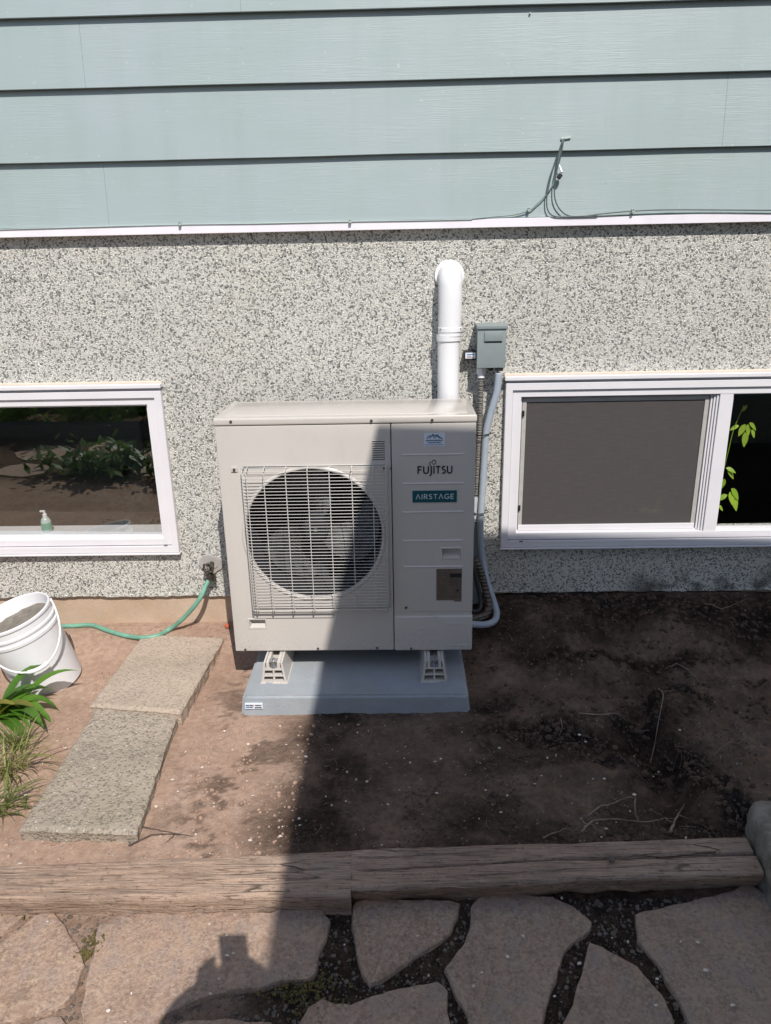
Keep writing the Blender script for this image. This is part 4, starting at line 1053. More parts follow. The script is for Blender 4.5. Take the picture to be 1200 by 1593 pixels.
# ================================================================ LINE-SET PIPE
vx = (U(681, 550, y=-.06).x+U(715, 550, y=-.06).x)/2
vp_ = empty('wall_pipe', (vx, -.06, .9), 'thick white plastic pipe rising behind the heat pump to an elbow in the wall', 'pipe')
vxt = (U(683, 480, y=-.06).x+U(718, 480, y=-.06).x)/2
bm = BM(); tube(bm, [(vx+.001, -.062, .62), (vx, -.062, 1.40)], .0455, 40); build('straight_pipe', bm, M['pipe'], vp_, True, 40)
zt = U(700, 407, y=-.05).z
bm = BM(); R_ = .05; arcp = [(vxt-.001, -.066, 1.395), (vxt-.001, -.066, 1.455), (vxt, -.066, 1.50), (vxt, -.066, zt-.090)]
for k in range(1, 9):
    an = k/8*math.pi/2; arcp.append((vxt, -.066+.075*(1-math.cos(an)), zt-.090+.042*math.sin(an)))
arcp.append((vxt, .03, zt-.048))
tube(bm, arcp, [.0475]*len(arcp), 40); el = build('elbow', bm, M['pipe'], vp_, True, 50)
bm = BM(); lathe(bm, [(.046, -.012), (.0505, -.012), (.0510, .012), (.046, .012)], Matrix.Translation((vx, -.062, 1.388)), 40); build('coupling', bm, M['pipe'], vp_, True, 30)
bm = BM(); lathe(bm, [(.0480, -.006), (.0500, -.006), (.0500, .010), (.0475, .014)], Matrix.Translation((vxt, -.066, 1.418)), 40); build('collar', bm, M['pipe'], vp_, True, 30)
bm = BM(); cyl(bm, (vxt, -.004, zt-.052), (0, 1, 0), .060, .012, 40); build('wall_flange', bm, M['pipe'], vp_, True, 40)
for s in (-1, 1):
    bm = BM(); cyl(bm, (vxt+s*.040, -.094, 1.424), (0, 1, 0), .003, .006, 8); build('screw', bm, M['screwm'], vp_)

# ================================================================ DISCONNECT BOX AND WIRING
a, b = U(743.5, 507, y=-.095), U(786.5, 572, y=-.095)
db = empty('disconnect_box', ((a.x+b.x)/2, -.05, b.z), 'grey-green electrical disconnect box on the wall right of the white pipe', 'electrical box')
bm = BM(); box(bm, (a.x+.004, -.078, b.z+.006), (b.x-.002, 0, a.z-.002), .002); build('enclosure', bm, M['boxgrey'], db)
bm = BM(); box(bm, (a.x, -.095, b.z), (b.x, -.072, a.z-.004), .003); build('cover', bm, M['boxgrey'], db, True, 30)
bm = BM(); box(bm, (a.x-.003, -.102, a.z-.010), (b.x+.005, .0, a.z+.003), .002, rot=Matrix.Rotation(.05, 3, 'X')); build('rain_hood', bm, M['boxgrey'], db)
c0, c1 = U(754, 516, y=-.097), U(782, 532, y=-.097)
bm = BM(); box(bm, (c0.x, -.102, c1.z+.004), (c1.x, -.094, c0.z), .003); build('embossed_pull', bm, M['boxgrey'], db, True, 30)
bm = BM(); box(bm, (c0.x+.004, -.0965, c1.z-.002), (c1.x-.002, -.0945, c1.z+.004)); build('pull_slot', bm, M['black'], db)
bm = BM(); tube(bm, [(a.x+.05, -.07, b.z-.002), (a.x+.058, -.07, b.z-.010), (a.x+.068, -.07, b.z-.008)], .006, 8); build('hasp', bm, M['black'], db)
a2, b2 = U(722.5, 546, y=-.045), U(741, 560, y=-.045)
sg = empty('surge_protector', ((a2.x+b2.x)/2, -.03, b2.z), 'small black box with a white sticker beside the disconnect box', 'surge protector')
bm = BM(); box(bm, (a2.x, -.045, b2.z), (b2.x+.006, -.0, a2.z), .002); build('case', bm, M['black'], sg)
bm = BM(); box(bm, (a2.x+.005, -.0462, b2.z+.007), (b2.x-.003, -.0448, a2.z-.007)); s_ = build('sticker', bm, M['sticker'], sg)
bm = BM(); p0, p1 = Vector((a2.x+.005, 0, b2.z+.007)), Vector((b2.x-.003, 0, a2.z-.007)); w, h = p1.x-p0.x, p1.z-p0.z
ribbon(bm, [P_(.15, .7), P_(.85, .7)], h*.14, -.0468); ribbon(bm, [P_(.15, .42), P_(.6, .42)], h*.1, -.0468); build('small_print', bm, M['blueink'], s_)
bm = BM(); ribbon(bm, [P_(.15, .2), P_(.85, .2)], h*.1, -.0468); build('small_print', bm, M['orange'], s_)
# corrugated conduit
cc = empty('corrugated_conduit', U(749, 595, y=-.05), 'ribbed grey-brown conduit dropping from a pale fitting under the disconnect box', 'conduit')
bm = BM(); path = catmull([U(748.5, 588, y=-.05), U(747.5, 640, y=-.05), U(745, 700, y=-.05), U(742, 765, y=-.052), U(741, 800, y=-.055)], 60)
tube(bm, path, [.0125 if i % 4 < 2 else .0098 for i in range(len(path))], 12); build('conduit', bm, M['corr'], cc, True, 60)
f = U(749, 579, y=-.05); bm = BM(); cyl(bm, (f.x, -.05, f.z+.005), (0, 0, 1), .019, .026, 8); cyl(bm, (f.x, -.05, f.z-.014), (0, 0, 1), .016, .016, 16, .0135); cyl(bm, (f.x, -.05, f.z+.024), (0, 0, 1), .012, .016, 14); build('fitting', bm, M['vinyl'], cc, True, 30)
# smooth grey conduit
gc = empty('grey_conduit', U(775, 580, y=-.07), 'smooth grey flexible conduit curving down beside the window and looping under into the heat pump', 'conduit')
bm = BM(); path = catmull([U(776.5, 580, y=-.075), U(773, 610, y=-.075), U(763, 645, y=-.072), U(756.5, 675, y=-.07), U(753.5, 720, y=-.07), U(750, 775, y=-.075), U(747.5, 825, y=-.085), U(751, 870, y=-.10), U(758, 905, y=-.13), U(769, 938, y=-.17), U(773, 955, y=-.20), U(768, 967, y=-.23), U(752, 972, y=-.26), U(725, 970, y=-.29)], 14)
tube(bm, path, .0150, 16); build('conduit', bm, M['conduit'], gc, True)
f = U(777, 574, y=-.075); bm = BM(); cyl(bm, (f.x, -.075, f.z+.004), (0, 0, 1), .017, .02, 14); build('fitting', bm, M['black'], gc, True, 30)
# cable ties
for (a, b, wd, y, lb) in ((752, 675, 14, -.07, 'black cable tie holding the two conduits, upper one'), (748, 797, 15, -.08, 'black cable tie below it, near the top of the window sill level')):
    p = U(a, b, y=y); bm = BM()
    tube(bm, [(p.x+.034*math.cos(k*.314)*1.0, p.y+.022*math.sin(k*.314), p.z+.004*math.cos(k*.314)) for k in range(21)], .0022, 6)
    box(bm, (p.x-.034, p.y-.026, p.z-.006), (p.x-.024, p.y-.018, p.z+.005)); tube(bm, [(p.x+.03, p.y-.012, p.z+.004), (p.x+.046, p.y-.03, p.z+.012)], .0014, 5)
    o = build('cable_tie', bm, M['black'], origin=p); tag(o, lb, 'cable tie')
# wrapped refrigerant line
bm = BM(); path = catmull([U(738, 868, y=-.13), U(748, 890, y=-.14), U(755, 915, y=-.15), U(761, 938, y=-.18), U(757, 954, y=-.21), U(744, 961, y=-.24), U(725, 961, y=-.27)], 16)
tube(bm, path, [.0165+.0012*(i % 8 < 2) for i in range(len(path))], 12)
o = build('insulated_pipe', bm, M['wrap'], smooth=True, origin=path[0]); tag(o, 'taped brown insulated pipe looping inside the grey conduit by the heat pump', 'pipe')
bm = BM(); path = catmull([U(737, 880, y=-.16), U(742, 905, y=-.17), U(748, 935, y=-.19), U(744, 950, y=-.22), U(728, 950, y=-.25)], 8); tube(bm, path, .010, 8)
o = build('black_cable', bm, M['black'], smooth=True, origin=path[0]); tag(o, 'thin black cable tucked behind the taped insulated pipe', 'cable')
# grey duct
a, b = U(730, 775, y=-.06), U(747, 940, y=-.06)
du = empty('wall_duct', ((a.x+b.x)/2, -.04, b.z), 'narrow grey wall duct with a pale cap half hidden behind the heat pump', 'duct')
bm = BM(); box(bm, (a.x, -.06, b.z), (b.x-.004, -.0, a.z), .003); build('duct', bm, M['boxgrey'], du)
bm = BM(); box(bm, (a.x, -.068, a.z-.11), (b.x, -.0, a.z+.004), .003); build('duct_cap', bm, plain('pale_grey_pvc', (.50, .52, .54), .4), du)

# ================================================================ TAP AND HOSE
tp = U(324.5, 883, y=-.055)
tap = empty('garden_tap', (tp.x, 0, tp.z-.03), 'weathered garden tap with round handle on a mortar patch left of the heat pump', 'tap')
bm = BM(); tube(bm, [(tp.x+.006, .0, tp.z+.004), (tp.x+.006, -.03, tp.z), (tp.x+.003, -.045, tp.z-.012)], [.011, .012, .013], 14)
tube(bm, [(tp.x+.003, -.035, tp.z-.004), (tp.x, -.048, tp.z-.026), (tp.x, -.050, tp.z-.045)], [.014, .011, .0105], 14); cyl(bm, (tp.x+.002, -.040, tp.z), (0, 1, 0), .0125, .03, 8)
build('valve_body', bm, M['brass'], tap, True, 40)
bm = BM(); n = 40
hc = Vector((tp.x, -.062, tp.z))
tube(bm, [(hc.x+(.0215+.0028*math.sin(6*k*2*math.pi/n))*math.cos(k*2*math.pi/n), hc.y, hc.z+(.0215+.0028*math.sin(6*k*2*math.pi/n))*math.sin(k*2*math.pi/n)) for k in range(n+1)], .0048, 8, False)
for k in range(4): an = k*math.pi/2+.4; tube(bm, [hc, (hc.x+.02*math.cos(an), hc.y, hc.z+.02*math.sin(an))], .0032, 6)
build('handle_wheel', bm, M['brass'], tap, True)
bm = BM(); cyl(bm, hc+Vector((0, -.004, 0)), (0, 1, 0), .0085, .008, 14); build('handle_cap', bm, M['steel'], tap, True, 30)
bm = BM(); cyl(bm, hc+Vector((0, -.0085, 0)), (0, 1, 0), .004, .004, 6); build('handle_screw', bm, M['screwm'], tap)
bm = BM(); cyl(bm, (tp.x, -.050, tp.z-.054), (0, 0, 1), .0165, .022, 10); box(bm, (tp.x+.006, -.045, tp.z-.075), (tp.x+.024, -.028, tp.z-.04), .002); tube(bm, [(tp.x+.02, -.04, tp.z-.05), (tp.x+.028, -.045, tp.z-.075), (tp.x+.016, -.045, tp.z-.085)], .003, 6); build('hose_coupling', bm, M['brass'], tap, True, 40)
gz = lambda x, y, e=0: float(gh(x, y))+e
hp_ = [(tp.x, -.050, tp.z-.055), U(320, 912, y=-.07), U(313, 928, y=-.09), U(300, 946, y=-.10), U(282, 965, y=-.09), U(264, 979, y=-.075)]
for (a, b) in ((245, 989), (220, 992), (192, 991), (168, 985), (144, 977), (120, 973), (97, 973), (60, 978), (10, 985), (-60, 990)):
    hp_.append(U(a, b, z=.062 if a > 200 else .05))
for i, p in enumerate(hp_):
    if i > 5: hp_[i] = Vector((p.x, min(p.y, -.03), max(p.z, gz(p.x, p.y)+.011)))
bm = BM(); tube(bm, catmull(hp_, 10), .0105, 14); o = build('garden_hose', bm, M['hose'], origin=hp_[6], smooth=True); tag(o, 'faded green garden hose running from the tap down behind the paving slab to the bucket', 'hose')
p = U(353, 968, y=-.05); bm = BM(); blob(bm, (p.x, -.05, gz(p.x, -.05)+.012), .014, .9, .25, 1); o = build('brick_chip', bm, M['orange'], origin=p); tag(o, 'small orange brick chip at the foot of the wall beside the heat pump', 'brick chip')

# ================================================================ BUCKET
bc = Vector((-.850, -.375, 0))
bk = empty('bucket', (bc.x, bc.y, -.02), 'white plastic bucket of grey sand tilted beside the broad-leaved plant', 'bucket')
TB = Matrix.Translation((bc.x, bc.y, -.026)) @ Matrix.Rotation(math.radians(8), 4, 'X') @ Matrix.Rotation(math.radians(-13), 4, 'Y') @ Matrix.Scale(1.01, 4)
bm = BM(); lathe(bm, [(.0005, .0), (.125, .0), (.1315, .005), (.1325, .012), (.1415, .272), (.1420, .276), (.1465, .279), (.1475, .292), (.1430, .296), (.1430, .308), (.1475, .311), (.1478, .320), (.1440, .324), (.1445, .352), (.1495, .355), (.1500, .364), (.1475, .368), (.1425, .367), (.1415, .36), (.136, .2), (.125, .012), (.0005, .010)], TB, 64)
build('shell', bm, M['bucket'], bk, True, 35)
bm = BM(); rs = np.random.RandomState(3); rings = [[bm.verts.new(TB @ Vector((0, 0, .315)))]]
for r in np.linspace(.01, .1405, 14):
    ring = []
    for k in range(48):
        an = k*2*math.pi/48; x, y = r*math.cos(an), r*math.sin(an)
        ring.append(bm.verts.new(TB @ Vector((x, y, .318+.10*x-.06*y+.012*float(fbm(x*20, y*20, 8, 3))))))
    rings.append(ring)
for k in range(48): bm.faces.new((rings[0][0], rings[1][k], rings[1][(k+1) % 48]))
for i in range(1, 14):
    for k in range(48): bm.faces.new((rings[i][k], rings[i+1][k], rings[i+1][(k+1) % 48], rings[i][(k+1) % 48]))
rings[0][0].co = TB @ Vector((0, 0, .318))
build('sand', bm, M['sand'], bk, True)
# bail hanging on the camera side
TR = TB @ Matrix.Rotation(math.radians(32), 4, 'Z')
pts = []
for k in range(25):
    an = math.pi*k/24; x = .152*math.cos(an); dr = .172*math.sin(an)
    pts.append(TR @ Vector((x*(1.0+.05*math.sin(an)), -.035*math.sin(an)-.150*math.sin(an)**.8*1.0, .345-dr*.98)))
bm = BM(); tube(bm, pts, .0042, 8); bl = build('bail', bm, M['bucket'], bk, True)
bm = BM(); tube(bm, pts[10:15], [.0085, .009, .009, .009, .0085], 12); build('grip', bm, M['bucket'], bl, True)
for s in (-1, 1):
    bm = BM(); cyl(bm, TR @ Vector((.149*s, 0, .345)), TR.to_3x3() @ Vector((1, 0, 0)), .011, .012, 14); build('ear', bm, M['bucket'], bk, True, 30)

# ================================================================ PLANTS
c = U(2, 1118, z=0)
pl = empty('broad_leaved_plant', (c.x, c.y, gz(c.x, c.y)), 'broad-leaved green plant arching in front of the white bucket', 'plant')
random.seed(11)
def strap(bm, base, tipdir, L, Wd, lift, droop, n=12, fold=.28):
    d = Vector((tipdir[0], tipdir[1], lift)).normalized(); p = Vector(base); rows = []
    for i in range(n+1):
        t = i/n; w = Wd*.5*(math.sin(math.pi*(.12+.88*t)**.85) if t > 0 else .35); w = max(w, .0008) if t < 1 else .0003
        side = d.cross(Vector((0, 0, 1))).normalized(); up = side.cross(d).normalized()
        rows.append([bm.verts.new(p-side*w+up*w*fold), bm.verts.new(p-side*w*.5+up*w*fold*.35), bm.verts.new(p), bm.verts.new(p+side*w*.5+up*w*fold*.35), bm.verts.new(p+side*w+up*w*fold)])
        d = (d+Vector((0, 0, -droop/n*(.4+1.4*t)))).normalized(); p = p+d*L/n
    for i in range(n):
        for k in range(4): bm.faces.new((rows[i][k], rows[i][k+1], rows[i+1][k+1], rows[i+1][k]))
for i in range(19):
    an = random.uniform(-1.5, 1.4) if i < 13 else random.uniform(1.5, 4.7)
    b = Vector((c.x+random.gauss(-.03, .025), c.y+random.gauss(.02, .03), gz(c.x, c.y)))
    bm = BM(); strap(bm, b, (math.cos(an), math.sin(an)), random.uniform(.16, .31), random.uniform(.036, .060), random.uniform(.7, 1.9), random.uniform(1.3, 2.4))
    build('leaf', bm, M['leaf' if i % 4 else 'leafy'], pl, True)
for (tip, L, lf, dr, wd) in (((1, .25), .27, 1.3, 2.4, .055), ((1, -.3), .25, .8, 1.7, .052), ((1, -.8), .26, .55, 1.5, .048), ((.9, .8), .26, 1.5, 2.0, .045)):
    bm = BM(); strap(bm, (c.x, c.y, gz(c.x, c.y)), tip, L, wd, lf, dr); build('leaf', bm, M['leaf'], pl, True)
def tuft(cx, cy, n, Lr, lean, label, spread=.03, seed=1, dirn=None):
    random.seed(seed); bm = BM(); z = gz(cx, cy)
    for i in range(n):
        an = random.uniform(0, 6.28) if dirn is None else random.gauss(dirn[0], dirn[1])
        b = (cx+random.gauss(0, spread), cy+random.gauss(0, spread*.7), z-.003)
        strap(bm, b, (math.cos(an), math.sin(an)), random.uniform(*Lr), random.uniform(.0035, .0085), random.uniform(*lean), random.uniform(.6, 2.2), 8, .2)
    o = build('grass_tuft', bm, M['grass'], origin=(cx, cy, z), smooth=True); tag(o, label, 'grass tuft', 'grass tufts at the left edge of the bed')
g = U(28, 1165, z=.0); tuft(g.x, g.y, 46, (.08, .17), (1.2, 4), 'upright straw-green grass tuft just below the broad-leaved plant', .022, 21)
g = U(10, 1205, z=.0); tuft(g.x, g.y, 62, (.12, .26), (.5, 2.2), 'sprawling green grass tuft beside the pitted slab', .03, 22, (-.5, 1.1))
g = U(-5, 1265, z=.0); tuft(g.x, g.y, 46, (.10, .22), (.5, 2.2), 'lowest grass tuft at the left edge near the timber', .035, 23, (.2, 1.3))
g = U(-40, 1200, z=.0); tuft(g.x, g.y, 40, (.10, .24), (.5, 2.2), 'grass tuft mostly outside the left edge', .04, 24)

# ================================================================ ROOTS AND TWIGS
def root(pts, r, label, mat='root', seed=0, side=0):
    random.seed(seed+3); P = []
    for a, b in pts:
        p = U(a, b, z=.0)
        for _ in range(4): p = U(a, b, z=gz(p.x, p.y))
        P.append(Vector((p.x, p.y, gz(p.x, p.y)+r*.6)))
    Q = catmull(P, 8); Q = [Vector((q.x+random.uniform(-1, 1)*.0016, q.y+random.uniform(-1, 1)*.0016, max(q.z, gz(q.x, q.y)+r*.5)+(.010 if q.x > .9 else .003))) for q in Q]
    bm = BM(); n = len(Q); tube(bm, Q, [r*(1-.75*i/n) for i in range(n)], 6)
    for k in range(side):
        i = random.randrange(2, n-2); d = (Q[i+1]-Q[i]).cross(Vector((0, 0, 1))).normalized()*random.choice((-1, 1))
        q2 = [Q[i]+d*s*random.uniform(.02, .035)+Vector((random.uniform(-.006, .006), 0, .004*s)) for s in (0, .5, 1, 1.4)]; q2[0] = Q[i]
        tube(bm, q2, [r*.5, r*.4, r*.25, r*.1], 5)
    o = build('root', bm, M[mat], smooth=True, origin=P[0]); tag(o, label, 'root', 'roots and twigs lying on the soil')
RT_ = [
 ([(905, 1300), (922, 1283), (960, 1280), (1010, 1284), (1048, 1278)], .0035, 'long pale horizontal root lying just above the shaded timber', 'root', 4),
 ([(1043, 1300), (1052, 1278), (1064, 1257)], .0045, 'thick short twig standing out where the long root ends near the timber', 'root', 1),
 ([(915, 1275), (945, 1258), (975, 1248), (990, 1246)], .003, 'thin root rising diagonally above the long pale root', 'root', 2),
 ([(988, 1250), (988, 1265), (990, 1280)], .003, 'short upright rootlet crossing between two longer roots', 'root', 0),
 ([(845, 1308), (865, 1300), (883, 1293)], .0025, 'short pale twig with a knob touching the back of the shaded timber', 'root', 0),
 ([(1040, 1048), (1060, 1055), (1090, 1062), (1118, 1066)], .0022, 'pale thin root on the mound at far right', 'root', 1),
 ([(1020, 1118), (1025, 1145), (1015, 1170), (1012, 1190)], .0025, 'curved grey root hanging down the middle of the dug soil', 'root', 2),
 ([(872, 1122), (874, 1140), (870, 1150)], .002, 'tiny upright rootlet right of the pad', 'root', 0),
 ([(900, 1118), (930, 1116), (958, 1126), (972, 1124)], .0028, 'pale flattened root strip in the middle of the dug soil', 'root', 0),
 ([(755, 1044), (785, 1049)], .002, 'short straw lying right of the pad corner', 'root', 0),
 ([(960, 1175), (985, 1200), (1010, 1225), (1020, 1226)], .002, 'faint brown root in the soil below the curved grey one', 'rootd', 3),
 ([(665, 1250), (680, 1225), (700, 1212)], .002, 'thin dark root on shaded soil in front of the pad', 'rootd', 2),
 ([(950, 985), (990, 978), (1030, 968)], .0022, 'dark root under the right-hand window', 'rootd', 2),
 ([(790, 1180), (830, 1195), (870, 1190)], .0018, 'fine dark root below right of the pad', 'rootd', 3),
 ([(200, 1318), (235, 1302), (262, 1300), (302, 1303)], .0028, 'dark twig lying at the near end of the pitted slab', 'rootd', 1),
 ([(222, 1288), (250, 1294), (287, 1301)], .0022, 'second thin twig just above the one near the pitted slab', 'rootd', 0),
 ([(1095, 945), (1120, 960), (1160, 952)], .002, 'thin root close to the wall at far right', 'root', 1),
 ([(1110, 1180), (1150, 1160), (1190, 1165)], .002, 'thin root on the mound above the rough block', 'root', 2),
]
for i, (p, r, lb, mt, sd) in enumerate(RT_): root(p, r*1.15, lb, mt, i, sd)
bm = BM(); random.seed(77)
for i in range(420):
    x = random.uniform(.35, 2.4); y = random.uniform(-1.4, -.1)
    if covered(x, y): continue
    a = random.uniform(0, 3.14); L = random.uniform(.01, .045); q = []
    for k in range(4):
        xx = x+math.cos(a)*L*k/3; yy = y+math.sin(a)*L*k/3; a += random.uniform(-.5, .5); q.append((xx, yy, gz(xx, yy)+.0015+random.uniform(0, .003)))
    tube(bm, q, random.uniform(.0004, .0010), 4, False)
o = build('root_fibres', bm, M['root']); tag(o, 'hair-thin root fibres strewn over the dug soil', 'root fibres', kind='stuff')

# rough block at the right edge
a = U(1163, 1252, z=.115)
t = BM(); bmesh.ops.create_cube(t, size=1); bmesh.ops.subdivide_edges(t, edges=t.edges[:], cuts=14, use_grid_fill=True)
rm = Matrix.Rotation(math.radians(-9), 3, 'Z')
for v in t.verts:
    p = v.co*2; q = Vector([math.copysign(abs(k)**1.0, k) for k in p]); r = (abs(p.x)**9+abs(p.y)**9+abs(p.z)**9)**(1/9.); p = p/max(r, 1e-6)*max(abs(p.x), abs(p.y), abs(p.z))
    w = rm @ Vector((p.x*.17, p.y*.19, p.z*.10)); n = float(fbm(w.x*14+w.z*11, w.y*14-w.z*9, 301, 4)); w = w*(1+.07*n)
    v.co = w+Vector((a.x+.155, a.y-.17, .025))
bm = BM(); join(bm, t); o = build('concrete_block', bm, M['block'], smooth=True, origin=(a.x+.17, a.y-.19, -.04), angle=60); tag(o, 'rough mossy concrete block at the right end of the shaded timber', 'block')

# ================================================================ CABLES ON THE SIDING
def cable(pts, r, mat, label, y=-.038, clips=()):
    P = [U(a, b, y=y-(c[0] if c else 0)) for a, b, *c in pts]
    k = empty('painted_cable', P[0], label, 'cable'); bm = BM(); tube(bm, catmull(P, 8), r, 7); build('cable', bm, M[mat], k, True)
    for a, b in clips:
        p = U(a, b, y=y-.004); bm = BM(); box(bm, (p.x-.005, y-.012, p.z-.007), (p.x+.005, y+.004, p.z+.008), .002); build('clip', bm, M['cablel'], k)
        bm = BM(); cyl(bm, (p.x, y-.013, p.z+.005), (0, 1, 0), .002, .003, 6); build('clip_nail', bm, M['black'], k)
cable([(878, 214, -.02), (876, 222), (871, 240), (867, 262), (861, 285), (848, 305), (835, 318), (824, 327), (800, 334), (770, 337), (728, 341)], 0.00238, 'cable', 'grey-green cable branching left from the hole in the siding to the flashing', clips=((823, 326),))
cable([(876, 216, -.02), (875, 221), (868, 242), (860, 265), (854, 290), (851, 308), (852, 325), (860, 335), (880, 337), (930, 336)], 0.00255, 'cabled', 'dark cable making the outer left loop down to the flashing', y=-.042)
cable([(878, 215, -.02), (877, 219), (872, 245), (866, 268), (863, 292), (864, 310), (871, 325), (884, 335), (905, 336), (940, 332), (985, 328), (1050, 326), (1210, 327)], 0.00255, 'cabled', 'dark cable of the inner loop running right along the flashing', y=-.042, clips=((985, 328),))
cable([(900, 337), (960, 334), (1030, 331), (1100, 330), (1210, 331)], 0.0023, 'cable', 'lower grey cable lying on the flashing to the right', y=-.040)
cable([(-20, 357.5), (100, 354), (280, 349), (400, 347.5), (545, 344.5), (640, 343), (735, 341)], 0.0020, 'cablel', 'thin pale cable lying along the flashing to the left', y=-.040, clips=((280, 348), (545, 344)))
bm = BM(); p = U(881, 214.5, y=-.03); box(bm, (p.x-.02, -.034, p.z-.004), (p.x+.018, -.020, p.z+.003), .0015, rot=Matrix.Rotation(-.12, 3, 'Y')); blob(bm, (p.x-.010, -.030, p.z-.003), .008, .7, .2); o = build('sealant_blob', bm, M['cablel'], house)
p = U(871, 274, y=-.045); cn = empty('cable_connector', p, 'small black connector dangling beside the dark looped cables', 'connector')
bm = BM(); box(bm, (p.x-.008, -.052, p.z-.009), (p.x+.008, -.036, p.z+.009), .002, rot=Matrix.Rotation(.6, 3, 'Y')); build('body', bm, M['black'], cn)
bm = BM(); cyl(bm, (p.x+.006, -.044, p.z+.012), (.5, 0, 1), .004, .008, 8); tube(bm, [(p.x+.008, -.044, p.z+.016), (p.x+.004, -.038, p.z+.03), (p.x-.004, -.03, p.z+.045)], .0015, 5); build('pin', bm, M['steel'], cn)

# ================================================================ BEHIND THE CAMERA
# unseen house, added and shaped so its roof corner throws the big shadow
sd = 3.75; Ct = Vector((.452+.312*sd, -sd, .525+1.22*sd))
nh = empty('shadow_house', (Ct.x+3, Ct.y-3, 0), "plain rendered house added unseen behind the photographer to cast the big shadow", 'house')
dx = .004; bm = BM()
def pt(u, v, z): return (Ct.x+u+dx*v, Ct.y-v+dx*u*.2, z)
top = [bm.verts.new(pt(0, 0, Ct.z)), bm.verts.new(pt(3.9, 0, Ct.z-.18)), bm.verts.new(pt(3.9, 6.5, Ct.z-.18)), bm.verts.new(pt(0, 6.5, Ct.z))]
bot = [bm.verts.new(pt(u, v, -.1)) for u, v in ((0, 0), (3.9, 0), (3.9, 6.5), (0, 6.5))]
bm.faces.new(top); bm.faces.new(bot[::-1])
for i in range(4): bm.faces.new((top[i], bot[i], bot[(i+1) % 4], top[(i+1) % 4]))
build('wall', bm, M['wall2'], nh)
for z in (1.0, 3.7):
    for x in (.5, 2.3):
        bm = BM(); frame(bm, Ct.x+x, Ct.x+x+1.3, z, z+1.2, .06, Ct.y-.02, Ct.y+.06); w_ = build('window', bm, M['vinyl'], nh)
        bm = BM(); box(bm, (Ct.x+x+.05, Ct.y+.01, z+.05), (Ct.x+x+1.25, Ct.y+.03, z+1.15)); build('pane', bm, M['dark'], w_)
# planting bed and stepping stones behind the photographer, seen mirrored in the left window
bm = BM()
for k in range(7):
    box(bm, (-4.6+.62*k, -3.42+.02*(k % 2), -.08), (-4.6+.62*k+.615, -3.30+.02*(k % 2), .09), .006)
o = build('bed_edging', bm, M['fence'], origin=(-2, -3.36, -.08)); tag(o, 'low dark board edging of the planting bed behind the photographer', 'edging')
random.seed(5)
for (cx, cy, rr) in ((-.52, -2.42, .22), (-.98, -2.62, .25), (-1.45, -2.40, .22), (-1.5, -2.85, .24), (-2.0, -2.62, .25), (-2.05, -3.02, .22), (-.62, -2.92, .22), (-1.08, -3.08, .2), (-2.55, -2.85, .26), (-2.5, -2.4, .22)):
    bm = BM(); pl_ = [(cx+rr*random.uniform(.8, 1.15)*math.cos(k*math.pi/5), cy+rr*.75*random.uniform(.8, 1.15)*math.sin(k*math.pi/5)) for k in range(10)]
    a_ = [bm.verts.new((x, y, -.03)) for x, y in pl_]; b_ = [bm.verts.new((x, y, -.08)) for x, y in pl_]; bm.faces.new(a_)
    for k in range(10): bm.faces.new((a_[k], b_[k], b_[(k+1) % 10], a_[(k+1) % 10]))
    build('flagstone', bm, M['flag'], patio)
# board fence and shrubs on the left behind
fe = empty('board_fence', (-3.5, -5.6, 0), 'dark board fence behind the photographer', 'fence')
for k in range(48):
    x = -7+.15*k+.0
    bm = BM(); box(bm, (x, -5.62, -.05), (x+.143, -5.60, 1.75+random.uniform(-.01, .01))); build('fence_board', bm, M['fence'], fe)
for zz in (.35, 1.45):
    bm = BM(); box(bm, (-7, -5.67, zz), (.2, -5.622, zz+.09)); build('rail', bm, M['fence'], fe)
def shrub(x, y, h, r, label, seed, n=2600, ymax=-3.5):
    rs = np.random.RandomState(seed); s = empty('shrub', (x, y, 0), label, 'shrub', 'shrubs by the fence behind the photographer'); V = []; Fc = []
    cl = [(x+rs.normal(0, r*.5), y+rs.normal(0, r*.35), h*rs.uniform(.12, 1)) for _ in range(16)]
    for i in range(n):
        c = cl[rs.randint(16)]; p = np.array(c)+rs.normal(0, r*.22, 3); p[2] = max(.05, p[2]); p[1] = min(p[1], ymax); a = rs.uniform(0, 6.28); L = rs.uniform(.03, .07); t = rs.uniform(-1, 1)
        d = np.array([math.cos(a), math.sin(a), t]); d /= np.linalg.norm(d); e = np.cross(d, [0, 0, 1]); e /= np.linalg.norm(e)
        k = len(V); V += [p-d*L, p+e*L*.4, p+d*L, p-e*L*.4]; Fc.append((k, k+1, k+2, k+3))
    V = (np.array(V)-np.array([x, y, 0])).tolist()
    me = D.meshes.new('foliage'); me.from_pydata(V, [], Fc); me.materials.append(M['hedge' if ymax < -3 else 'cover']); o = D.objects.new('foliage', me); C.objects.link(o); o.parent = s
    bm = BM()
    for c in cl[:7]: tube(bm, catmull([(x, y, 0), ((x+c[0])/2, (y+c[1])/2, c[2]*.6), c], 4), .012, 5)
    build('stems', bm, M['bark'], s)
for i, (x, y, h, r) in enumerate(((-3.3, -3.8, .62, .42), (-2.45, -3.75, .75, .42), (-1.65, -3.8, .60, .40), (-.9, -3.85, .66, .40))):
    shrub(x, y, h, r, ['low dense shrub at the far left of the fence', 'tall bushy shrub, second along the fence', 'rounded shrub, third along the fence', 'small shrub nearest the photographer'][i], 400+i)
shrub(-1.05, -2.32, .13, .34, 'low dark ground cover growing by the stones behind the photographer', 450, 520, -2.12)
shrub(-1.9, -2.3, .12, .32, 'second patch of low ground cover, farther left of the photographer', 451, 420, -2.1)
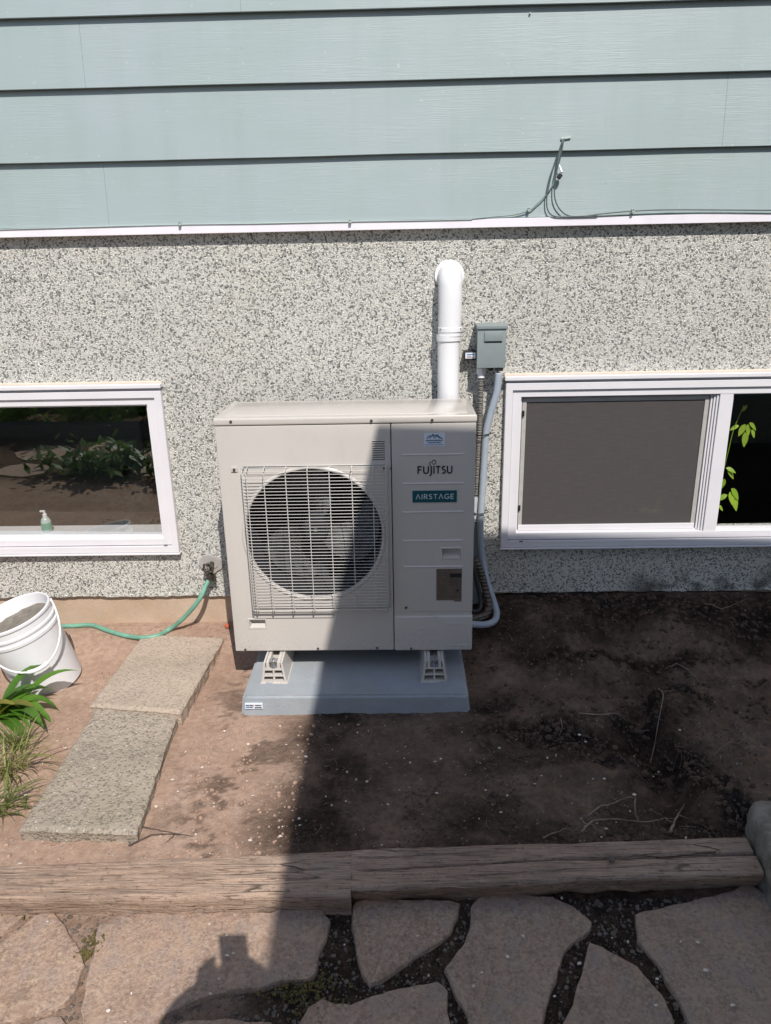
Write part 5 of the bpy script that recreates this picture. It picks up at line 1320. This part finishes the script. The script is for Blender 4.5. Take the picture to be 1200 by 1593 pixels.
# photographer
ph = empty('person', (.72, -3.62, 0), 'person in dark clothes and a brimmed hat holding up a phone to take the photo', 'person')
def skin_fig(name, verts, edges, radii, mat, par, sub=2, rootv=0):
    me = D.meshes.new(name); off = ROOT[par.name]; me.from_pydata([tuple(Vector(v)-off) for v in verts], edges, [])
    o = D.objects.new(name, me); C.objects.link(o)
    md = o.modifiers.new('s', 'SKIN'); md.use_smooth_shade = True
    for i, r in enumerate(radii): me.skin_vertices[0].data[i].radius = (r, r) if not hasattr(r, '__len__') else r
    me.skin_vertices[0].data[rootv].use_root = True
    m2 = o.modifiers.new('u', 'SUBSURF'); m2.levels = sub; m2.render_levels = sub
    dg = bpy.context.evaluated_depsgraph_get(); nm = D.meshes.new_from_object(o.evaluated_get(dg)); o.modifiers.clear(); o.data = nm; nm.materials.clear(); nm.materials.append(mat)
    o.parent = par; ROOT[o.name] = off; return o
X0, Y0 = .72, -3.62
bv = [(X0, Y0, .95), (X0, Y0, 1.15), (X0, Y0+.0, 1.38), (X0, Y0+.02, 1.50), (X0, Y0+.08, 1.60), (X0, Y0+.15, 1.69), (X0, Y0+.17, 1.78),
      (X0-.11, Y0, .90), (X0-.13, Y0+.03, .50), (X0-.14, Y0, .08), (X0-.15, Y0+.13, .04), (X0+.11, Y0, .90), (X0+.13, Y0+.03, .50), (X0+.14, Y0, .08), (X0+.15, Y0+.13, .04),
      (X0-.18, Y0, 1.46), (X0-.27, Y0+.12, 1.38), (X0-.10, Y0+.36, 1.66), (X0+.18, Y0, 1.46), (X0+.24, Y0+.12, 1.38), (X0+.06, Y0+.36, 1.66)]
be = [(0, 1), (1, 2), (2, 3), (3, 4), (4, 5), (5, 6), (0, 7), (7, 8), (8, 9), (9, 10), (0, 11), (11, 12), (12, 13), (13, 14), (3, 15), (15, 16), (16, 17), (3, 18), (18, 19), (19, 20)]
br = [(.16, .11), (.14, .10), (.17, .12), .10, .055, .085, .07, .09, .062, .045, .04, .09, .062, .045, .04, .065, .05, .032, .065, .05, .032]
skin_fig('body', bv, be, br, M['cloth'], ph)
for s in (-1, 1):
    bx = X0-.02+s*.075; by = Y0+.37; bz = 1.715
    hv = [(bx, by, bz), (bx-s*.005, by+.01, bz+.05)]; he = [(0, 1)]; hr = [.022, .026]
    for k in range(4):
        i = len(hv); f0 = Vector((bx-s*.006, by+.005-.016*k, bz+.055)); hv += [tuple(f0+Vector((0, 0, .025))), tuple(f0+Vector((-s*.018, -.004, .05))), tuple(f0+Vector((-s*.034, 0, .052)))]
        he += [(1, i), (i, i+1), (i+1, i+2)]; hr += [.009, .0085, .007]
    i = len(hv); hv += [(bx-s*.02, by+.022, bz+.03), (bx-s*.032, by+.02, bz+.06)]; he += [(0, i), (i, i+1)]; hr += [.01, .0085]
    skin_fig('hand', hv, he, hr, M['skin'], ph, 1)
bm = BM(); t = BM(); bmesh.ops.create_uvsphere(t, u_segments=20, v_segments=14, radius=1)
for v in t.verts: v.co = Vector((X0+v.co.x*.074, Y0+.18+v.co.y*.093, 1.76+v.co.z*.115))
join(bm, t); box(bm, (X0-.012, Y0+.265, 1.735), (X0+.012, Y0+.292, 1.775), .006)
for s in (-1, 1): blob(bm, (X0+s*.076, Y0+.18, 1.76), .022, 1.3, .05)
build('head', bm, M['skin'], ph, True)
bm = BM(); lathe(bm, [(.0005, .115), (.06, .108), (.088, .07), (.092, .0), (.150, -.018), (.178, -.045), (.180, -.040), (.150, -.012), (.095, .006)], Matrix.Translation((X0+.01, Y0+.215, 1.815)) @ Matrix.Rotation(-.04, 4, 'X'), 36); build('hat', bm, M['hat'], ph, True, 40)
phn = empty('phone', (.69, -3.215, 1.74), 'black phone held upright by the photographer', 'phone')
bm = BM(); box(bm, (.665, -3.222, 1.725), (.741, -3.212, 1.872), .003); build('body', bm, M['black'], phn)
bm = BM(); box(bm, (.669, -3.2235, 1.731), (.737, -3.2222, 1.866)); build('screen', bm, M['dark'], phn)
